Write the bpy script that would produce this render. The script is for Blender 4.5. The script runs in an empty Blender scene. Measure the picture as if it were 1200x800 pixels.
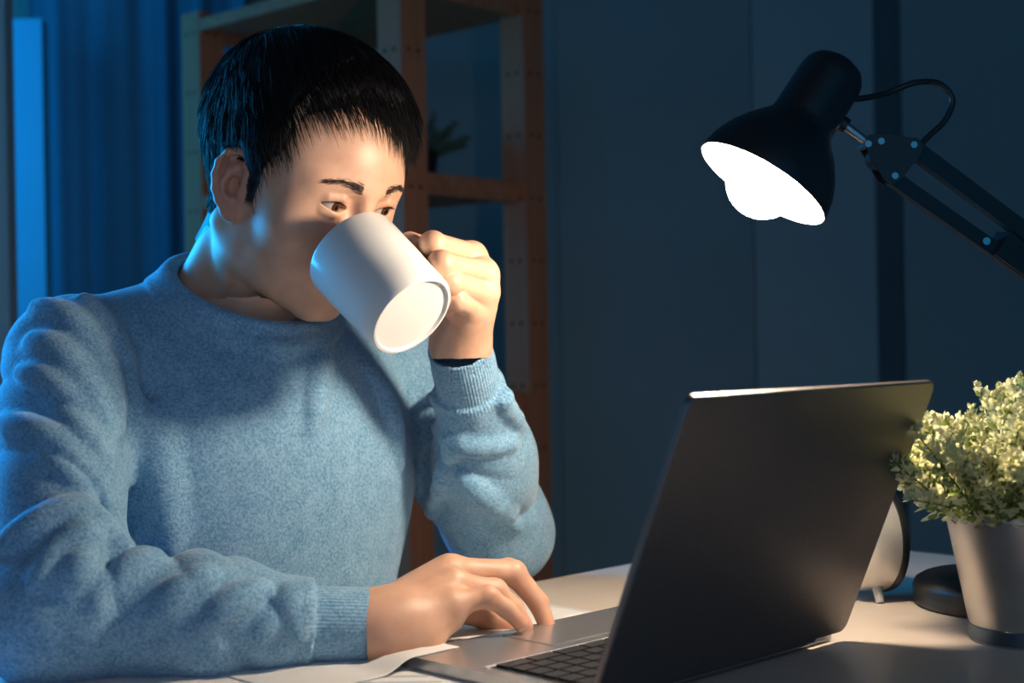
import bpy, bmesh, math, random
import numpy as np
from mathutils import Vector, Matrix

SC = bpy.context.scene
COL = SC.collection
F4 = np.float32
# ------------------------------------------------------------------ camera
FPX = 1667.0            # focal length in pixels of the 1200 px wide frame (50 mm)
CAMZ = 0.99             # camera height; desk top is at 0.75
ROLL = math.radians(1.0)
DESK = 0.75
cam_d = bpy.data.cameras.new('camera'); cam = bpy.data.objects.new('camera', cam_d); COL.objects.link(cam)
cam_d.sensor_width = 36.0; cam_d.lens = FPX / 1200 * 36.0
cam_d.clip_start = 0.05
_r, _u = Vector((math.cos(ROLL), 0, -math.sin(ROLL))), Vector((math.sin(ROLL), 0, math.cos(ROLL)))
_b = _r.cross(_u)
cam.matrix_world = Matrix(((_r.x, _u.x, _b.x, 0), (_r.y, _u.y, _b.y, 0), (_r.z, _u.z, _b.z, CAMZ), (0, 0, 0, 1)))
cam_d.dof.use_dof = True; cam_d.dof.focus_distance = 1.17; cam_d.dof.aperture_fstop = 5.0
SC.camera = cam
# ------------------------------------------------------------------ view, world, large lights
SC.view_settings.view_transform = 'Standard'; SC.view_settings.look = 'None'
SC.view_settings.gamma = 1.0; SC.view_settings.use_curve_mapping = False
SC.view_settings.exposure = 0.0
w = bpy.data.worlds.new('night'); SC.world = w; w.use_nodes = True
w.node_tree.nodes['Background'].inputs[0].default_value = (0.0, 0.128, 0.26, 1)
w.node_tree.nodes['Background'].inputs[1].default_value = 1.65
def area(name, loc, target, sx, sy, power, col):
    l = bpy.data.lights.new(name, 'AREA'); l.shape = 'RECTANGLE'; l.size = sx; l.size_y = sy
    l.energy = power; l.color = col
    o = bpy.data.objects.new(name, l); COL.objects.link(o); o.location = loc
    o.rotation_euler = (Vector(target) - Vector(loc)).to_track_quat('-Z', 'Y').to_euler()
    return o
# assumed blue light, unseen inside the room at left, aimed at the person
blue_l = area('assumed_blue_light', (-1.13, 1.80, 1.22), (-0.28, 1.27, 1.00), 0.5, 0.8, 12.0, (0.01, 0.40, 1.0))
blue_l.data.spread = math.radians(100)  # narrowed cone keeps the added blue off the shelf
area('blue_wash', (-1.13, 2.36, 1.40), (0.9, 2.78, 1.2), 0.30, 0.9, 2.2, (0.01, 0.44, 1.0))  # added blue wash for the back wall, curtain and casing
# dim warm fill added behind the camera to lift the face and shelf
area('warm_fill', (-0.2, -0.80, 1.55), (-0.2, 1.5, 1.0), 1.0, 1.0, 2.8, (1.0, 0.48, 0.28))
LAMP_POWER = 8.8
LAMP_COL = (1.0, 0.82, 0.63)

# ------------------------------------------------------------------ pixel helpers (only used to measure real positions)
def P(px, py, d):
    a, b = px - 600.0, 400.0 - py
    c, s = math.cos(ROLL), math.sin(ROLL)
    return np.array(((a * c + b * s) / FPX * d, d, CAMZ + (-a * s + b * c) / FPX * d))
def D(px, py, z=DESK):
    r = P(px, py, 1.0) - np.array((0, 0, CAMZ))
    t = (z - CAMZ) / r[2]
    return np.array((0, 0, CAMZ)) + r * t
def nrm(v):
    v = np.asarray(v, float); return v / np.linalg.norm(v)

# ------------------------------------------------------------------ materials
def mat(name, base=(0.8, 0.8, 0.8), rough=0.5, metal=0.0, spec=0.5):
    m = bpy.data.materials.new(name); m.use_nodes = True
    b = m.node_tree.nodes['Principled BSDF']
    b.inputs['Base Color'].default_value = (*base, 1); b.inputs['Roughness'].default_value = rough
    b.inputs['Metallic'].default_value = metal; b.inputs['Specular IOR Level'].default_value = spec
    return m
def NT(m): return m.node_tree.nodes, m.node_tree.links, m.node_tree.nodes['Principled BSDF']
def node(m, t, **kw):
    n = m.node_tree.nodes.new(t)
    for k, v in kw.items():
        if k in n.inputs: n.inputs[k].default_value = v
        else: setattr(n, k, v)
    return n
def link(m, a, b): m.node_tree.links.new(a, b)
def ramp(m, stops):
    n = m.node_tree.nodes.new('ShaderNodeValToRGB'); cr = n.color_ramp
    while len(cr.elements) < len(stops): cr.elements.new(0.5)
    for e, (p, c) in zip(cr.elements, stops): e.position = p; e.color = (*c, 1)
    return n
def noise_mat(name, c1, c2, scale, rough=0.5, bump=0.0, stretch=(1, 1, 1), detail=4, metal=0.0, bscale=None, bdist=0.001, spec=0.5):
    m = mat(name, c1, rough, metal, spec); N, L, B = NT(m)
    tc = node(m, 'ShaderNodeTexCoord'); mp = node(m, 'ShaderNodeMapping'); mp.inputs['Scale'].default_value = stretch
    link(m, tc.outputs['Object'], mp.inputs[0])
    nz = node(m, 'ShaderNodeTexNoise', Scale=scale, Detail=detail); link(m, mp.outputs[0], nz.inputs['Vector'])
    r = ramp(m, [(0.3, c1), (0.7, c2)]); link(m, nz.outputs[0], r.inputs[0]); link(m, r.outputs[0], B.inputs['Base Color'])
    if bump:
        n2 = nz
        if bscale:
            n2 = node(m, 'ShaderNodeTexNoise', Scale=bscale, Detail=2); link(m, mp.outputs[0], n2.inputs['Vector'])
        bp = node(m, 'ShaderNodeBump', Strength=bump, Distance=bdist); link(m, n2.outputs[0], bp.inputs['Height'])
        link(m, bp.outputs[0], B.inputs['Normal'])
    return m

# ------------------------------------------------------------------ object helpers
def tag(o, label=None, cat=None, group=None, kind=None):
    if label: o['label'] = label
    if cat: o['category'] = cat
    if group: o['group'] = group
    if kind: o['kind'] = kind
    return o
def empty(name, loc=(0, 0, 0), rz=0.0):
    o = bpy.data.objects.new(name, None); COL.objects.link(o); o.location = loc; o.rotation_euler = (0, 0, rz)
    o.empty_display_size = 0.02
    return o
def place(o, parent):
    # parent without moving: geometry is given in world coordinates
    if parent is not None:
        o.parent = parent; bpy.context.view_layer.update(); o.matrix_parent_inverse = parent.matrix_world.inverted()
    return o
def link_mesh(name, me, m, parent=None, smooth=True, local=False):
    o = bpy.data.objects.new(name, me); COL.objects.link(o)
    if m is not None: me.materials.append(m)
    if smooth: me.shade_smooth()
    if parent is not None:
        if local: o.parent = parent
        else: place(o, parent)
    return o
def pydata(name, V, Fc, m, parent=None, smooth=True, local=False):
    me = bpy.data.meshes.new(name); me.from_pydata([tuple(map(float, v)) for v in V], [], [tuple(map(int, f)) for f in Fc]); me.update()
    return link_mesh(name, me, m, parent, smooth, local)
def bm_obj(name, bm, m, parent=None, smooth=False, local=False, bevel=0.0, seg=2):
    if bevel:
        es = [e for e in bm.edges if len(e.link_faces) == 2 and e.calc_face_angle(0) > 0.5]
        bmesh.ops.bevel(bm, geom=es, offset=bevel, segments=seg, affect='EDGES', profile=0.7)
    bmesh.ops.recalc_face_normals(bm, faces=bm.faces)
    me = bpy.data.meshes.new(name); bm.to_mesh(me); bm.free()
    o = link_mesh(name, me, m, parent, False, local)
    if smooth:
        try: me.shade_smooth(); me.set_sharp_from_angle(angle=math.radians(40))
        except Exception: pass
    return o
def add_box(bm, c, ax, half):
    # oriented box; ax = three unit axes
    c = Vector(c); A = [Vector(a) for a in ax]; vs = []
    for sx in (-1, 1):
        for sy in (-1, 1):
            for sz in (-1, 1):
                vs.append(bm.verts.new(c + A[0] * half[0] * sx + A[1] * half[1] * sy + A[2] * half[2] * sz))
    for f in ((0, 1, 3, 2), (4, 6, 7, 5), (0, 4, 5, 1), (2, 3, 7, 6), (0, 2, 6, 4), (1, 5, 7, 3)):
        bm.faces.new([vs[i] for i in f])
XYZ = ((1, 0, 0), (0, 1, 0), (0, 0, 1))
def box(name, c, ax, half, m, parent=None, bevel=0.0, seg=2, smooth=True):
    bm = bmesh.new(); add_box(bm, c, ax, half)
    return bm_obj(name, bm, m, parent, smooth, False, bevel, seg)
def frame(d, hint=(0, 0, 1)):
    d = Vector(d).normalized(); h = Vector(hint)
    if abs(d.dot(h)) > 0.98: h = Vector((1, 0, 0))
    x = h.cross(d).normalized(); return x, d.cross(x).normalized(), d
def add_tube(bm, pts, rads, n=12, cap=True):
    pts = [Vector(p) for p in pts]
    if not hasattr(rads, '__len__'): rads = [rads] * len(pts)
    rings = []; x = None
    for i, p in enumerate(pts):
        d = (pts[min(i + 1, len(pts) - 1)] - pts[max(i - 1, 0)]).normalized()
        if x is None: x, y, _ = frame(d)
        else:
            x = (x - d * x.dot(d)).normalized(); y = d.cross(x)
        rings.append([bm.verts.new(p + (x * math.cos(t) + y * math.sin(t)) * rads[i]) for t in [2 * math.pi * k / n for k in range(n)]])
    for a, b in zip(rings, rings[1:]):
        for k in range(n): bm.faces.new((a[k], a[(k + 1) % n], b[(k + 1) % n], b[k]))
    if cap:
        bm.faces.new(rings[0][::-1]); bm.faces.new(rings[-1])
def tube(name, pts, rads, m, parent=None, n=12):
    bm = bmesh.new(); add_tube(bm, pts, rads, n); return bm_obj(name, bm, m, parent, True)
def add_lathe(bm, c, axis, prof, n=48, closed=False):
    # prof: (radius, height along axis)
    x, y, d = frame(axis); c = Vector(c); rings = []
    for r, h in prof:
        if r < 1e-6: rings.append([bm.verts.new(c + d * h)])
        else: rings.append([bm.verts.new(c + d * h + (x * math.cos(t) + y * math.sin(t)) * r) for t in [2 * math.pi * k / n for k in range(n)]])
    seq = list(zip(rings, rings[1:]))
    if closed: seq.append((rings[-1], rings[0]))
    for a, b in seq:
        for k in range(n):
            k2 = (k + 1) % n
            if len(a) == 1 and len(b) == 1: continue
            if len(a) == 1: bm.faces.new((a[0], b[k2], b[k]))
            elif len(b) == 1: bm.faces.new((a[k], a[k2], b[0]))
            else: bm.faces.new((a[k], a[k2], b[k2], b[k]))
def lathe(name, c, axis, prof, m, parent=None, n=48, closed=False):
    bm = bmesh.new(); add_lathe(bm, c, axis, prof, n, closed); return bm_obj(name, bm, m, parent, True)
def bez(pts, n=24):
    # Catmull-Rom through points
    pts = [np.asarray(p, float) for p in pts]; q = [2 * pts[0] - pts[1]] + pts + [2 * pts[-1] - pts[-2]]; out = []
    for i in range(1, len(q) - 2):
        for t in np.linspace(0, 1, n, endpoint=False):
            a, b, c, d = q[i - 1], q[i], q[i + 1], q[i + 2]
            out.append(0.5 * ((2 * b) + (c - a) * t + (2 * a - 5 * b + 4 * c - d) * t * t + (3 * b - a - 3 * c + d) * t ** 3))
    out.append(pts[-1]); return out
# ------------------------------------------------------------------ implicit surfaces -> mesh (for the person and his sweater)
def A3(v): return np.asarray(v, F4)
def length(p): return np.sqrt(np.einsum('ij,ij->i', p, p))
def ell(p, c, r, R=None):
    q = p - A3(c)
    if R is not None: q = q @ R.T
    r = A3(r); a = q / r; k0 = length(a); k1 = length(a / r) + F4(1e-9)
    return k0 * (k0 - 1) / k1
def cap(p, a, b, ra, rb):
    a, b = A3(a), A3(b); ba = b - a; pa = p - a
    h = np.clip((pa @ ba) / F4(max(float(ba @ ba), 1e-12)), 0, 1)
    return length(pa - h[:, None] * ba) - (F4(ra) + F4(rb - ra) * h)
def smin(a, b, k):
    h = np.maximum(k - np.abs(a - b), 0) / F4(k)
    return np.minimum(a, b) - h * h * F4(k * 0.25)
def smax(a, b, k): return -smin(-a, -b, k)
def chain(p, pts, rs, k=0.004):
    d = None
    for i in range(len(pts) - 1):
        e = cap(p, pts[i], pts[i + 1], rs[i], rs[i + 1]); d = e if d is None else smin(d, e, k)
    return d
def morton(ix):
    k = np.zeros(len(ix), np.int64)
    for b in range(8):
        for a in range(3): k |= ((ix[:, a] >> b) & 1).astype(np.int64) << (3 * b + a)
    return k
def mesh_sdf(f, lo, hi, h, block=8, margin=1.5, relax=True):
    lo = np.asarray(lo, float); n = np.ceil((np.asarray(hi) - lo) / (h * block)).astype(int)
    bi = np.stack(np.meshgrid(*[np.arange(k) for k in n], indexing='ij'), -1).reshape(-1, 3)
    def ev(pts):
        out = np.empty(len(pts), F4); C = 65536
        for s in range(0, len(pts), C): out[s:s + C] = f(pts[s:s + C])
        return out
    bc = (lo + (bi + 0.5) * block * h).astype(F4)
    o = np.argsort(morton(bi)); bi = bi[o]; bc = bc[o]
    bv = ev(bc); act = np.abs(bv) < block * h * 0.87 * margin
    N = n * block
    vol = np.empty(N, F4)
    v6 = vol.reshape(n[0], block, n[1], block, n[2], block)
    big = np.where(bv > 0, F4(1), F4(-1)).astype(F4)
    tmp = np.empty(tuple(n), F4); tmp[bi[:, 0], bi[:, 1], bi[:, 2]] = big
    v6[:] = tmp[:, None, :, None, :, None]
    ab = bi[act]
    off = np.stack(np.meshgrid(*[np.arange(block)] * 3, indexing='ij'), -1).reshape(-1, 3)
    for s in range(0, len(ab), 64):
        b = ab[s:s + 64]
        ids = (b[:, None, :] * block + off[None]).reshape(-1, 3)
        vol[ids[:, 0], ids[:, 1], ids[:, 2]] = f((lo + ids * h).astype(F4))
    ins = vol < 0
    c = [slice(0, -1), slice(1, None)]
    cnt = np.zeros(tuple(N - 1), np.int8)
    for i in (0, 1):
        for j in (0, 1):
            for k in (0, 1): cnt += ins[c[i], c[j], c[k]]
    ci = np.argwhere((cnt > 0) & (cnt < 8))
    idx = np.full(tuple(N - 1), -1, np.int32); idx[ci[:, 0], ci[:, 1], ci[:, 2]] = np.arange(len(ci))
    cor = np.array([(i, j, k) for i in (0, 1) for j in (0, 1) for k in (0, 1)])
    val = np.stack([vol[ci[:, 0] + a, ci[:, 1] + b, ci[:, 2] + d] for a, b, d in cor], 1)
    acc = np.zeros((len(ci), 3)); num = np.zeros(len(ci))
    for e0 in range(8):
        for ax in range(3):
            if cor[e0][ax]: continue
            e1 = e0 + (4, 2, 1)[ax]
            v0, v1 = val[:, e0], val[:, e1]; cr = (v0 < 0) != (v1 < 0)
            t = np.where(cr, v0 / np.where(cr, v0 - v1, 1), 0)
            pos = cor[e0][None] + t[:, None] * (cor[e1] - cor[e0])[None]
            acc[cr] += pos[cr]; num[cr] += 1
    V = lo + (ci + acc / num[:, None]) * h
    Q = []
    for ax in range(3):
        a = [slice(None)] * 3; b = [slice(None)] * 3; a[ax] = slice(0, -1); b[ax] = slice(1, None)
        s0, s1 = ins[tuple(a)], ins[tuple(b)]
        e = np.argwhere(s0 != s1); y, z = (ax + 1) % 3, (ax + 2) % 3
        ok = (e[:, y] > 0) & (e[:, z] > 0) & (e[:, y] < N[y] - 1) & (e[:, z] < N[z] - 1); e = e[ok]
        def cell(dy, dz):
            k = e.copy(); k[:, y] += dy; k[:, z] += dz; return idx[k[:, 0], k[:, 1], k[:, 2]]
        q = np.stack([cell(-1, -1), cell(0, -1), cell(0, 0), cell(-1, 0)], 1)
        fl = ~s0[e[:, 0], e[:, 1], e[:, 2]]; q[fl] = q[fl][:, ::-1]; Q.append(q)
    Q = np.concatenate(Q)
    return V, Q
def np_mesh(name, V, Q):
    me = bpy.data.meshes.new(name); me.vertices.add(len(V)); me.vertices.foreach_set('co', np.asarray(V, F4).ravel())
    me.loops.add(Q.size); me.loops.foreach_set('vertex_index', Q.astype(np.int32).ravel())
    me.polygons.add(len(Q)); me.polygons.foreach_set('loop_start', np.arange(0, Q.size, 4, dtype=np.int32))
    me.update(calc_edges=True); me.validate()
    return me
def join_parts(parts):
    Vs, Qs, o = [], [], 0
    for V, Q in parts: Vs.append(V); Qs.append(Q + o); o += len(V)
    return np.concatenate(Vs), np.concatenate(Qs)
def attr(me, name, vals):
    a = me.attributes.new(name, 'FLOAT', 'POINT'); a.data.foreach_set('value', np.asarray(vals, F4))
def grad(f, p, e=4e-4):
    p = p.astype(F4); g = np.stack([f(p + A3(d)) - f(p - A3(d)) for d in ((e, 0, 0), (0, e, 0), (0, 0, e))], 1)
    return g / (length(g)[:, None] + F4(1e-9))
def raymarch(f, px, py, t0=0.8, t1=1.7):
    o = np.array((0, 0, CAMZ)); r = nrm(P(px, py, 1.0) - o); t = t0
    for _ in range(160):
        v = float(f((o + r * t)[None].astype(F4))[0])
        if v < 3e-4: return o + r * t
        t += max(v * 0.7, 3e-4)
        if t > t1: return None
    return o + r * t
# ------------------------------------------------------------------ room shell
BY = 2.80                                              # plane of the back wall
paint = noise_mat('wall_paint', (0.190, 0.270, 0.285), (0.205, 0.285, 0.300), 3.0, 0.75, 0.08, bscale=180)
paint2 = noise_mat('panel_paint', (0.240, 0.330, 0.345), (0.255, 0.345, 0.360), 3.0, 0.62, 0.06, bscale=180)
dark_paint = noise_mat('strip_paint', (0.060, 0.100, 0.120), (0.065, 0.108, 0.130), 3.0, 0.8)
floor_m = noise_mat('floor_wood', (0.10, 0.065, 0.045), (0.15, 0.10, 0.07), 6.0, 0.5, 0.1, stretch=(1, 12, 1))
def struct(o, kind='structure'): o['kind'] = kind; return o
struct(box('floor', (0.4, 0.9, -0.05), XYZ, (1.7, 2.0, 0.05), floor_m))
struct(box('ceiling', (0.4, 0.9, 2.55), XYZ, (1.7, 2.0, 0.05), paint))
struct(box('wall_back', (0.4, BY + 0.05, 1.25), XYZ, (1.7, 0.05, 1.25), paint))
struct(box('wall_right', (2.05, 0.9, 1.25), XYZ, (0.05, 2.0, 1.25), paint))
bm = bmesh.new()                                       # left wall with an assumed window opening (y 1.25..2.74, z 0.8..2.0)
LX = -1.25
for c, h in (((LX, 0.15, 1.25), (0.05, 1.10, 1.25)), ((LX, 2.77, 1.25), (0.05, 0.03, 1.25)), ((LX, 1.995, 0.40), (0.05, 0.745, 0.40)), ((LX, 1.995, 2.25), (0.05, 0.745, 0.25))):
    add_box(bm, c, XYZ, h)
struct(bm_obj('wall_left', bm, paint))
wf = mat('window_white', (0.7, 0.7, 0.7), 0.4)
win = struct(empty('assumed_window_1', (LX, 1.995, 0.8)))  # assumed window, out of view, put in as source of the blue light
for c, h in (((LX, 1.27, 1.4), (0.03, 0.02, 0.6)), ((LX, 2.72, 1.4), (0.03, 0.02, 0.6)), ((LX, 1.995, 0.82), (0.03, 0.705, 0.02)), ((LX, 1.995, 1.98), (0.03, 0.705, 0.02)), ((LX, 1.995, 1.4), (0.02, 0.015, 0.56))):
    box('frame_bar', c, XYZ, h, wf, win, 0.004)
# wall panels either side of a recessed dark strip
def panel(name, x0, x1, m, y0, th, z1=2.45):
    o = box(name, ((x0 + x1) / 2, y0 - th / 2, z1 / 2 + 0.03), XYZ, ((x1 - x0) / 2, th / 2, z1 / 2 - 0.03), m, bpy.data.objects['wall_back'], 0.003)
    return o
wx = lambda px: P(px, 260, BY)[0]
panel('panel', wx(655), wx(880.5), paint, BY, 0.020)
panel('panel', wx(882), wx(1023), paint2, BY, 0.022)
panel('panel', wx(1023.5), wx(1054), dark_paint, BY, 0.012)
panel('panel', wx(1055), wx(1420), paint, BY, 0.030)
struct(box('baseboard_back', (0.9, BY - 0.038, 0.05), XYZ, (1.1, 0.008, 0.05), wf, None, 0.003))
# curtain along the left of the back wall
ctn = noise_mat('curtain_cloth', (0.022, 0.160, 0.270), (0.028, 0.175, 0.290), 8.0, 0.85, 0.15, stretch=(1, 1, 6), bscale=600)
V, Fc = [], []; nx, nzc = 220, 10
xa, xb = wx(52), wx(300)
for j in range(nzc + 1):
    z = 0.04 + (2.40 - 0.04) * j / nzc
    for i in range(nx + 1):
        t = i / nx
        ph = t * 2 * math.pi * 4.6 + 0.7 * math.sin(t * 9) + 0.05 * j / nzc * math.sin(i * 0.3)
        V.append((xa + (xb - xa) * t, BY - 0.07 + 0.007 * math.sin(ph) + 0.002 * math.sin(2.3 * ph + 1), z))
for j in range(nzc):
    for i in range(nx):
        a = j * (nx + 1) + i; Fc.append((a, a + 1, a + nx + 2, a + nx + 1))
cur = pydata('curtain', V, Fc, ctn)
sol = cur.modifiers.new('thick', 'SOLIDIFY'); sol.thickness = 0.003
tag(cur, 'dark blue pleated curtain hanging behind the wooden shelf', 'curtain')
rod = tube('curtain_rod', [(xa - 0.05, BY - 0.07, 2.42), (xb + 0.05, BY - 0.07, 2.42)], 0.012, wf)
tag(rod, 'thin white rod that carries the blue curtain', 'curtain rod')
# door casing at the far left, blue light put into its colour
pale = noise_mat('casing_lit_blue', (0.06, 0.48, 0.74), (0.07, 0.50, 0.78), 4.0, 0.45)
dA = 2.60
tz = P(26, 22, dA)[2]
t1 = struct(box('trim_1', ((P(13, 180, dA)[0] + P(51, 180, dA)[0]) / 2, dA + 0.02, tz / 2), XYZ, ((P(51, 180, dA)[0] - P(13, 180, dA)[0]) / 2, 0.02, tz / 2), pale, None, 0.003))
t2 = struct(box('trim_2', ((P(-60, 180, 2.3)[0] + P(8, 180, 2.3)[0]) / 2, 2.32, 1.2), XYZ, ((P(8, 180, 2.3)[0] - P(-60, 180, 2.3)[0]) / 2, 0.02, 1.2), paint2, None, 0.003))
# ------------------------------------------------------------------ desk
eA, eB = D(630, 680), D(745, 660)
eM = (eA + eB) / 2; sM = D(1092, 648)
UU = nrm((1, 1, 0)); VV = nrm((1, -1, 0)); ZZ = np.array((0, 0, 1.0))
t_ = (sM - eM) @ UU
CORNER = eM + UU * t_                                   # far right corner of the top
desk_m = noise_mat('desk_laminate', (0.56, 0.47, 0.39), (0.64, 0.55, 0.46), 2.5, 0.42, 0.06, stretch=(1, 1, 1), bscale=220)
desk = empty('desk', (*(CORNER - UU * 0.75 + VV * 0.36)[:2], 0)); tag(desk, 'pale wooden desk with a plain top under the laptop and lamp', 'desk')
dc = CORNER - UU * 0.75 + VV * 0.36
box('desk_top', (dc[0], dc[1], DESK - 0.014), (UU, VV, ZZ), (0.75, 0.36, 0.014), desk_m, desk, 0.003)
steel = mat('leg_steel', (0.05, 0.05, 0.055), 0.4, 0.8)
for a in (-1, 1):
    for b in (-1, 1):
        c = dc + UU * a * 0.70 + VV * b * 0.31
        box('leg', (c[0], c[1], (DESK - 0.028) / 2), (UU, VV, ZZ), (0.02, 0.02, (DESK - 0.028) / 2), steel, desk, 0.002)
for b in (-1, 1):
    c = dc + VV * b * 0.31; box('apron', (c[0], c[1], DESK - 0.055), (UU, VV, ZZ), (0.68, 0.012, 0.027), steel, desk, 0.002)
# ------------------------------------------------------------------ wooden shelf unit
pine = mat('pine', (0.4, 0.2, 0.1), 0.55)
N_, L_, B_ = NT(pine)
tc = node(pine, 'ShaderNodeTexCoord'); mp = node(pine, 'ShaderNodeMapping'); mp.inputs['Scale'].default_value = (9, 9, 1.0); link(pine, tc.outputs['Generated'], mp.inputs[0])
nz = node(pine, 'ShaderNodeTexNoise', Scale=2.2, Detail=5.0, Distortion=0.8); link(pine, mp.outputs[0], nz.inputs['Vector'])
r1 = ramp(pine, [(0.25, (0.32, 0.105, 0.042)), (0.55, (0.47, 0.175, 0.075)), (0.8, (0.56, 0.23, 0.11))]); link(pine, nz.outputs[0], r1.inputs[0]); link(pine, r1.outputs[0], B_.inputs['Base Color'])
hole_m = mat('hole_dark', (0.012, 0.008, 0.006), 0.9)
pm, pl, pr_ = P(474, 250, 2.20), P(240, 200, 2.54), P(640, 250, 2.38)
SL = nrm((*(pl - pm)[:2], 0)); SS = nrm((-SL[1], SL[0], 0)); SS = SS if SS[0] > 0 else -SS
Ls = np.linalg.norm((pl - pm)[:2]); Ss = float((pr_ - pm) @ SS)
shelf = empty('shelf_unit', (*(pm + SL * Ls / 2 + SS * Ss / 2)[:2], 0)); tag(shelf, 'open pine shelf unit with drilled posts standing behind the person', 'shelf')
pw, pd = 0.026, 0.026
def zat(px, py, p): return P(px, py, p[1])[2]
ptop = zat(234, 18, pl)
posts = [pm, pm + SL * Ls, pm + SS * Ss, pm + SL * Ls + SS * Ss]
for i, p in enumerate(posts):
    po = box('post', (p[0], p[1], ptop / 2), (SL, SS, ZZ), (pw, pd, ptop / 2), pine, shelf, 0.002)
    for k in range(14):                                 # peg holes drilled in the posts
        zz = 0.18 + k * 0.105
        for o2 in (-0.010, 0.010):
            if not 0.72 < zz < 1.6 or i == 3: continue
            lathe('peg_hole', p - SS * (pd + 0.0002) + SL * o2 + ZZ * zz - np.array((0, 0, p[2])), -SS, [(0, 0.0003), (0.0033, 0.0003), (0.0033, 0.0)], hole_m, po, 10)
            lathe('peg_hole', p - SL * (pw + 0.0002) + SS * o2 + ZZ * zz - np.array((0, 0, p[2])), SL * -1, [(0, 0.0003), (0.0033, 0.0003), (0.0033, 0.0)], hole_m, po, 10)
zmid = zat(470, 200, pm); zlow = zat(632, 457, posts[2]); ztopb = zat(251, 26, posts[1])
cen = pm + SL * Ls / 2 + SS * Ss / 2
for zt in (ztopb, zmid, zlow, 0.32):
    # side rungs, then the board between them
    hgt = 0.017
    for q in (pm, pm + SL * Ls):
        c = q + SS * Ss / 2
        box('rung', (c[0], c[1], zt - hgt), (SL, SS, ZZ), (0.0095, Ss / 2 + pd * 0.6, hgt), pine, shelf, 0.002)
    for k in range(3):                                  # board of three planks
        o2 = (k - 1) * (Ss + 2 * pd) / 3
        c = cen + SS * o2
        box('plank', (c[0], c[1], zt - 0.012), (SL, SS, ZZ), (Ls / 2 - pw - 0.001, (Ss + 2 * pd) / 6 - 0.0008, 0.010), pine, shelf, 0.0015)
# ------------------------------------------------------------------ the person: joints (world metres)
UU = nrm((1, 1, 0)); VV = nrm((1, -1, 0)); ZZ = np.array((0, 0, 1.0))     # along the desk edge / away from the sitter
MEYE = P(427, 245, 1.20)
YAW, PITCH = math.radians(52.7), math.radians(23.5)
HS = 0.925                                       # head size
HF = np.array((math.sin(YAW) * math.cos(PITCH), -math.cos(YAW) * math.cos(PITCH), -math.sin(PITCH)))
HL = np.array((math.cos(YAW), math.sin(YAW), 0)); HU = np.cross(HF, HL)
HO = MEYE - 0.088 * HS * HF
HR = np.stack([HL, HF, HU]).astype(F4)           # world -> head local rows
def H2W(q): return HO + (q[0] * HL + q[1] * HF + q[2] * HU) * HS
NB = np.array((-0.256, 1.300, 0.990))            # base of the neck
NT_ = H2W((0, -0.028, -0.045))
R_SH, R_EL, R_WR = P(84, 424, 1.20), P(60, 722, 1.045), P(452, 731, 1.09)
L_SH, L_EL, L_WR = np.array((-0.135, 1.425, 0.975)), P(588, 624, 1.435), P(540, 408, 1.245)
# right hand (typing)
RH = {
 'index':  ([P(527, 669, 1.158), P(596, 668, 1.185), P(627, 700, 1.187), P(640, 729, 1.182)], [.0108, .0092, .0080, .0066]),
 'middle': ([P(528, 668, 1.138), P(602, 671, 1.160), P(631, 706, 1.160), P(641, 733, 1.156)], [.0112, .0096, .0083, .0068]),
 'ring':   ([P(531, 684, 1.116), P(580, 692, 1.131), P(602, 712, 1.134), P(615, 733, 1.134)], [.0106, .0090, .0078, .0066]),
 'pinky':  ([P(529, 708, 1.098), P(572, 699, 1.106), P(594, 713, 1.110), P(610, 730, 1.112)], [.0096, .0082, .0072, .0062]),
 'thumb':  ([P(478, 726, 1.115), P(530, 712, 1.170), P(570, 722, 1.190), P(596, 733, 1.190)], [.0150, .0115, .0100, .0075]),
}
# left hand (round the mug handle)
LH = {
 'index':  ([P(553, 300, 1.212), P(507, 286, 1.165), P(497, 303, 1.186), P(512, 312, 1.203)], [.0112, .0100, .0085, .0072]),
 'middle': ([P(567, 321, 1.204), P(517, 309, 1.152), P(504, 322, 1.175), P(518, 331, 1.192)], [.0114, .0102, .0086, .0072]),
 'ring':   ([P(568, 344, 1.204), P(527, 331, 1.158), P(513, 342, 1.180), P(527, 351, 1.197)], [.0104, .0096, .0084, .0070]),
 'pinky':  ([P(559, 362, 1.212), P(534, 351, 1.166), P(522, 359, 1.184), P(533, 367, 1.198)], [.0100, .0087, .0075, .0064]),
 'thumb':  ([P(528, 376, 1.245), P(520, 320, 1.236), P(497, 292, 1.206), P(480, 283, 1.176)], [.0165, .0125, .0110, .0085]),
}
def hand(p, H, wr, k=0.010, extra=()):
    palm = None
    mc = [H[n][0][0] for n in ('index', 'middle', 'ring', 'pinky')]
    for i, m in enumerate(mc):
        w_ = wr + (m - np.mean(mc, 0)) * 0.45
        e = cap(p, w_, m, 0.0165, H[('index', 'middle', 'ring', 'pinky')[i]][1][0] + 0.0012)
        palm = e if palm is None else smin(palm, e, 0.012)
    for a, b, ra, rb in extra: palm = smin(palm, cap(p, a, b, ra, rb), 0.012)
    fing = None
    for n in ('index', 'middle', 'ring', 'pinky'):
        J, R = H[n]; e = chain(p, J, R, 0.003)
        for jj, rr in ((J[1], R[1]),): e = smin(e, length(p - A3(jj)) - F4(rr * 1.03), 0.004)   # knuckle
        fing = e if fing is None else smin(fing, e, 0.0009)
    J, R = H['thumb']; th = chain(p, J, R, 0.006)
    d = smin(palm, fing, 0.0065); d = smin(d, th, 0.007)
    return d
RH_X = ((P(436, 747, 1.088), P(495, 748, 1.088), .0225, .017), (P(462, 748, 1.085), P(528, 724, 1.10), .014, .0105), (P(465, 712, 1.11), P(522, 672, 1.15), .016, .011))
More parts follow.
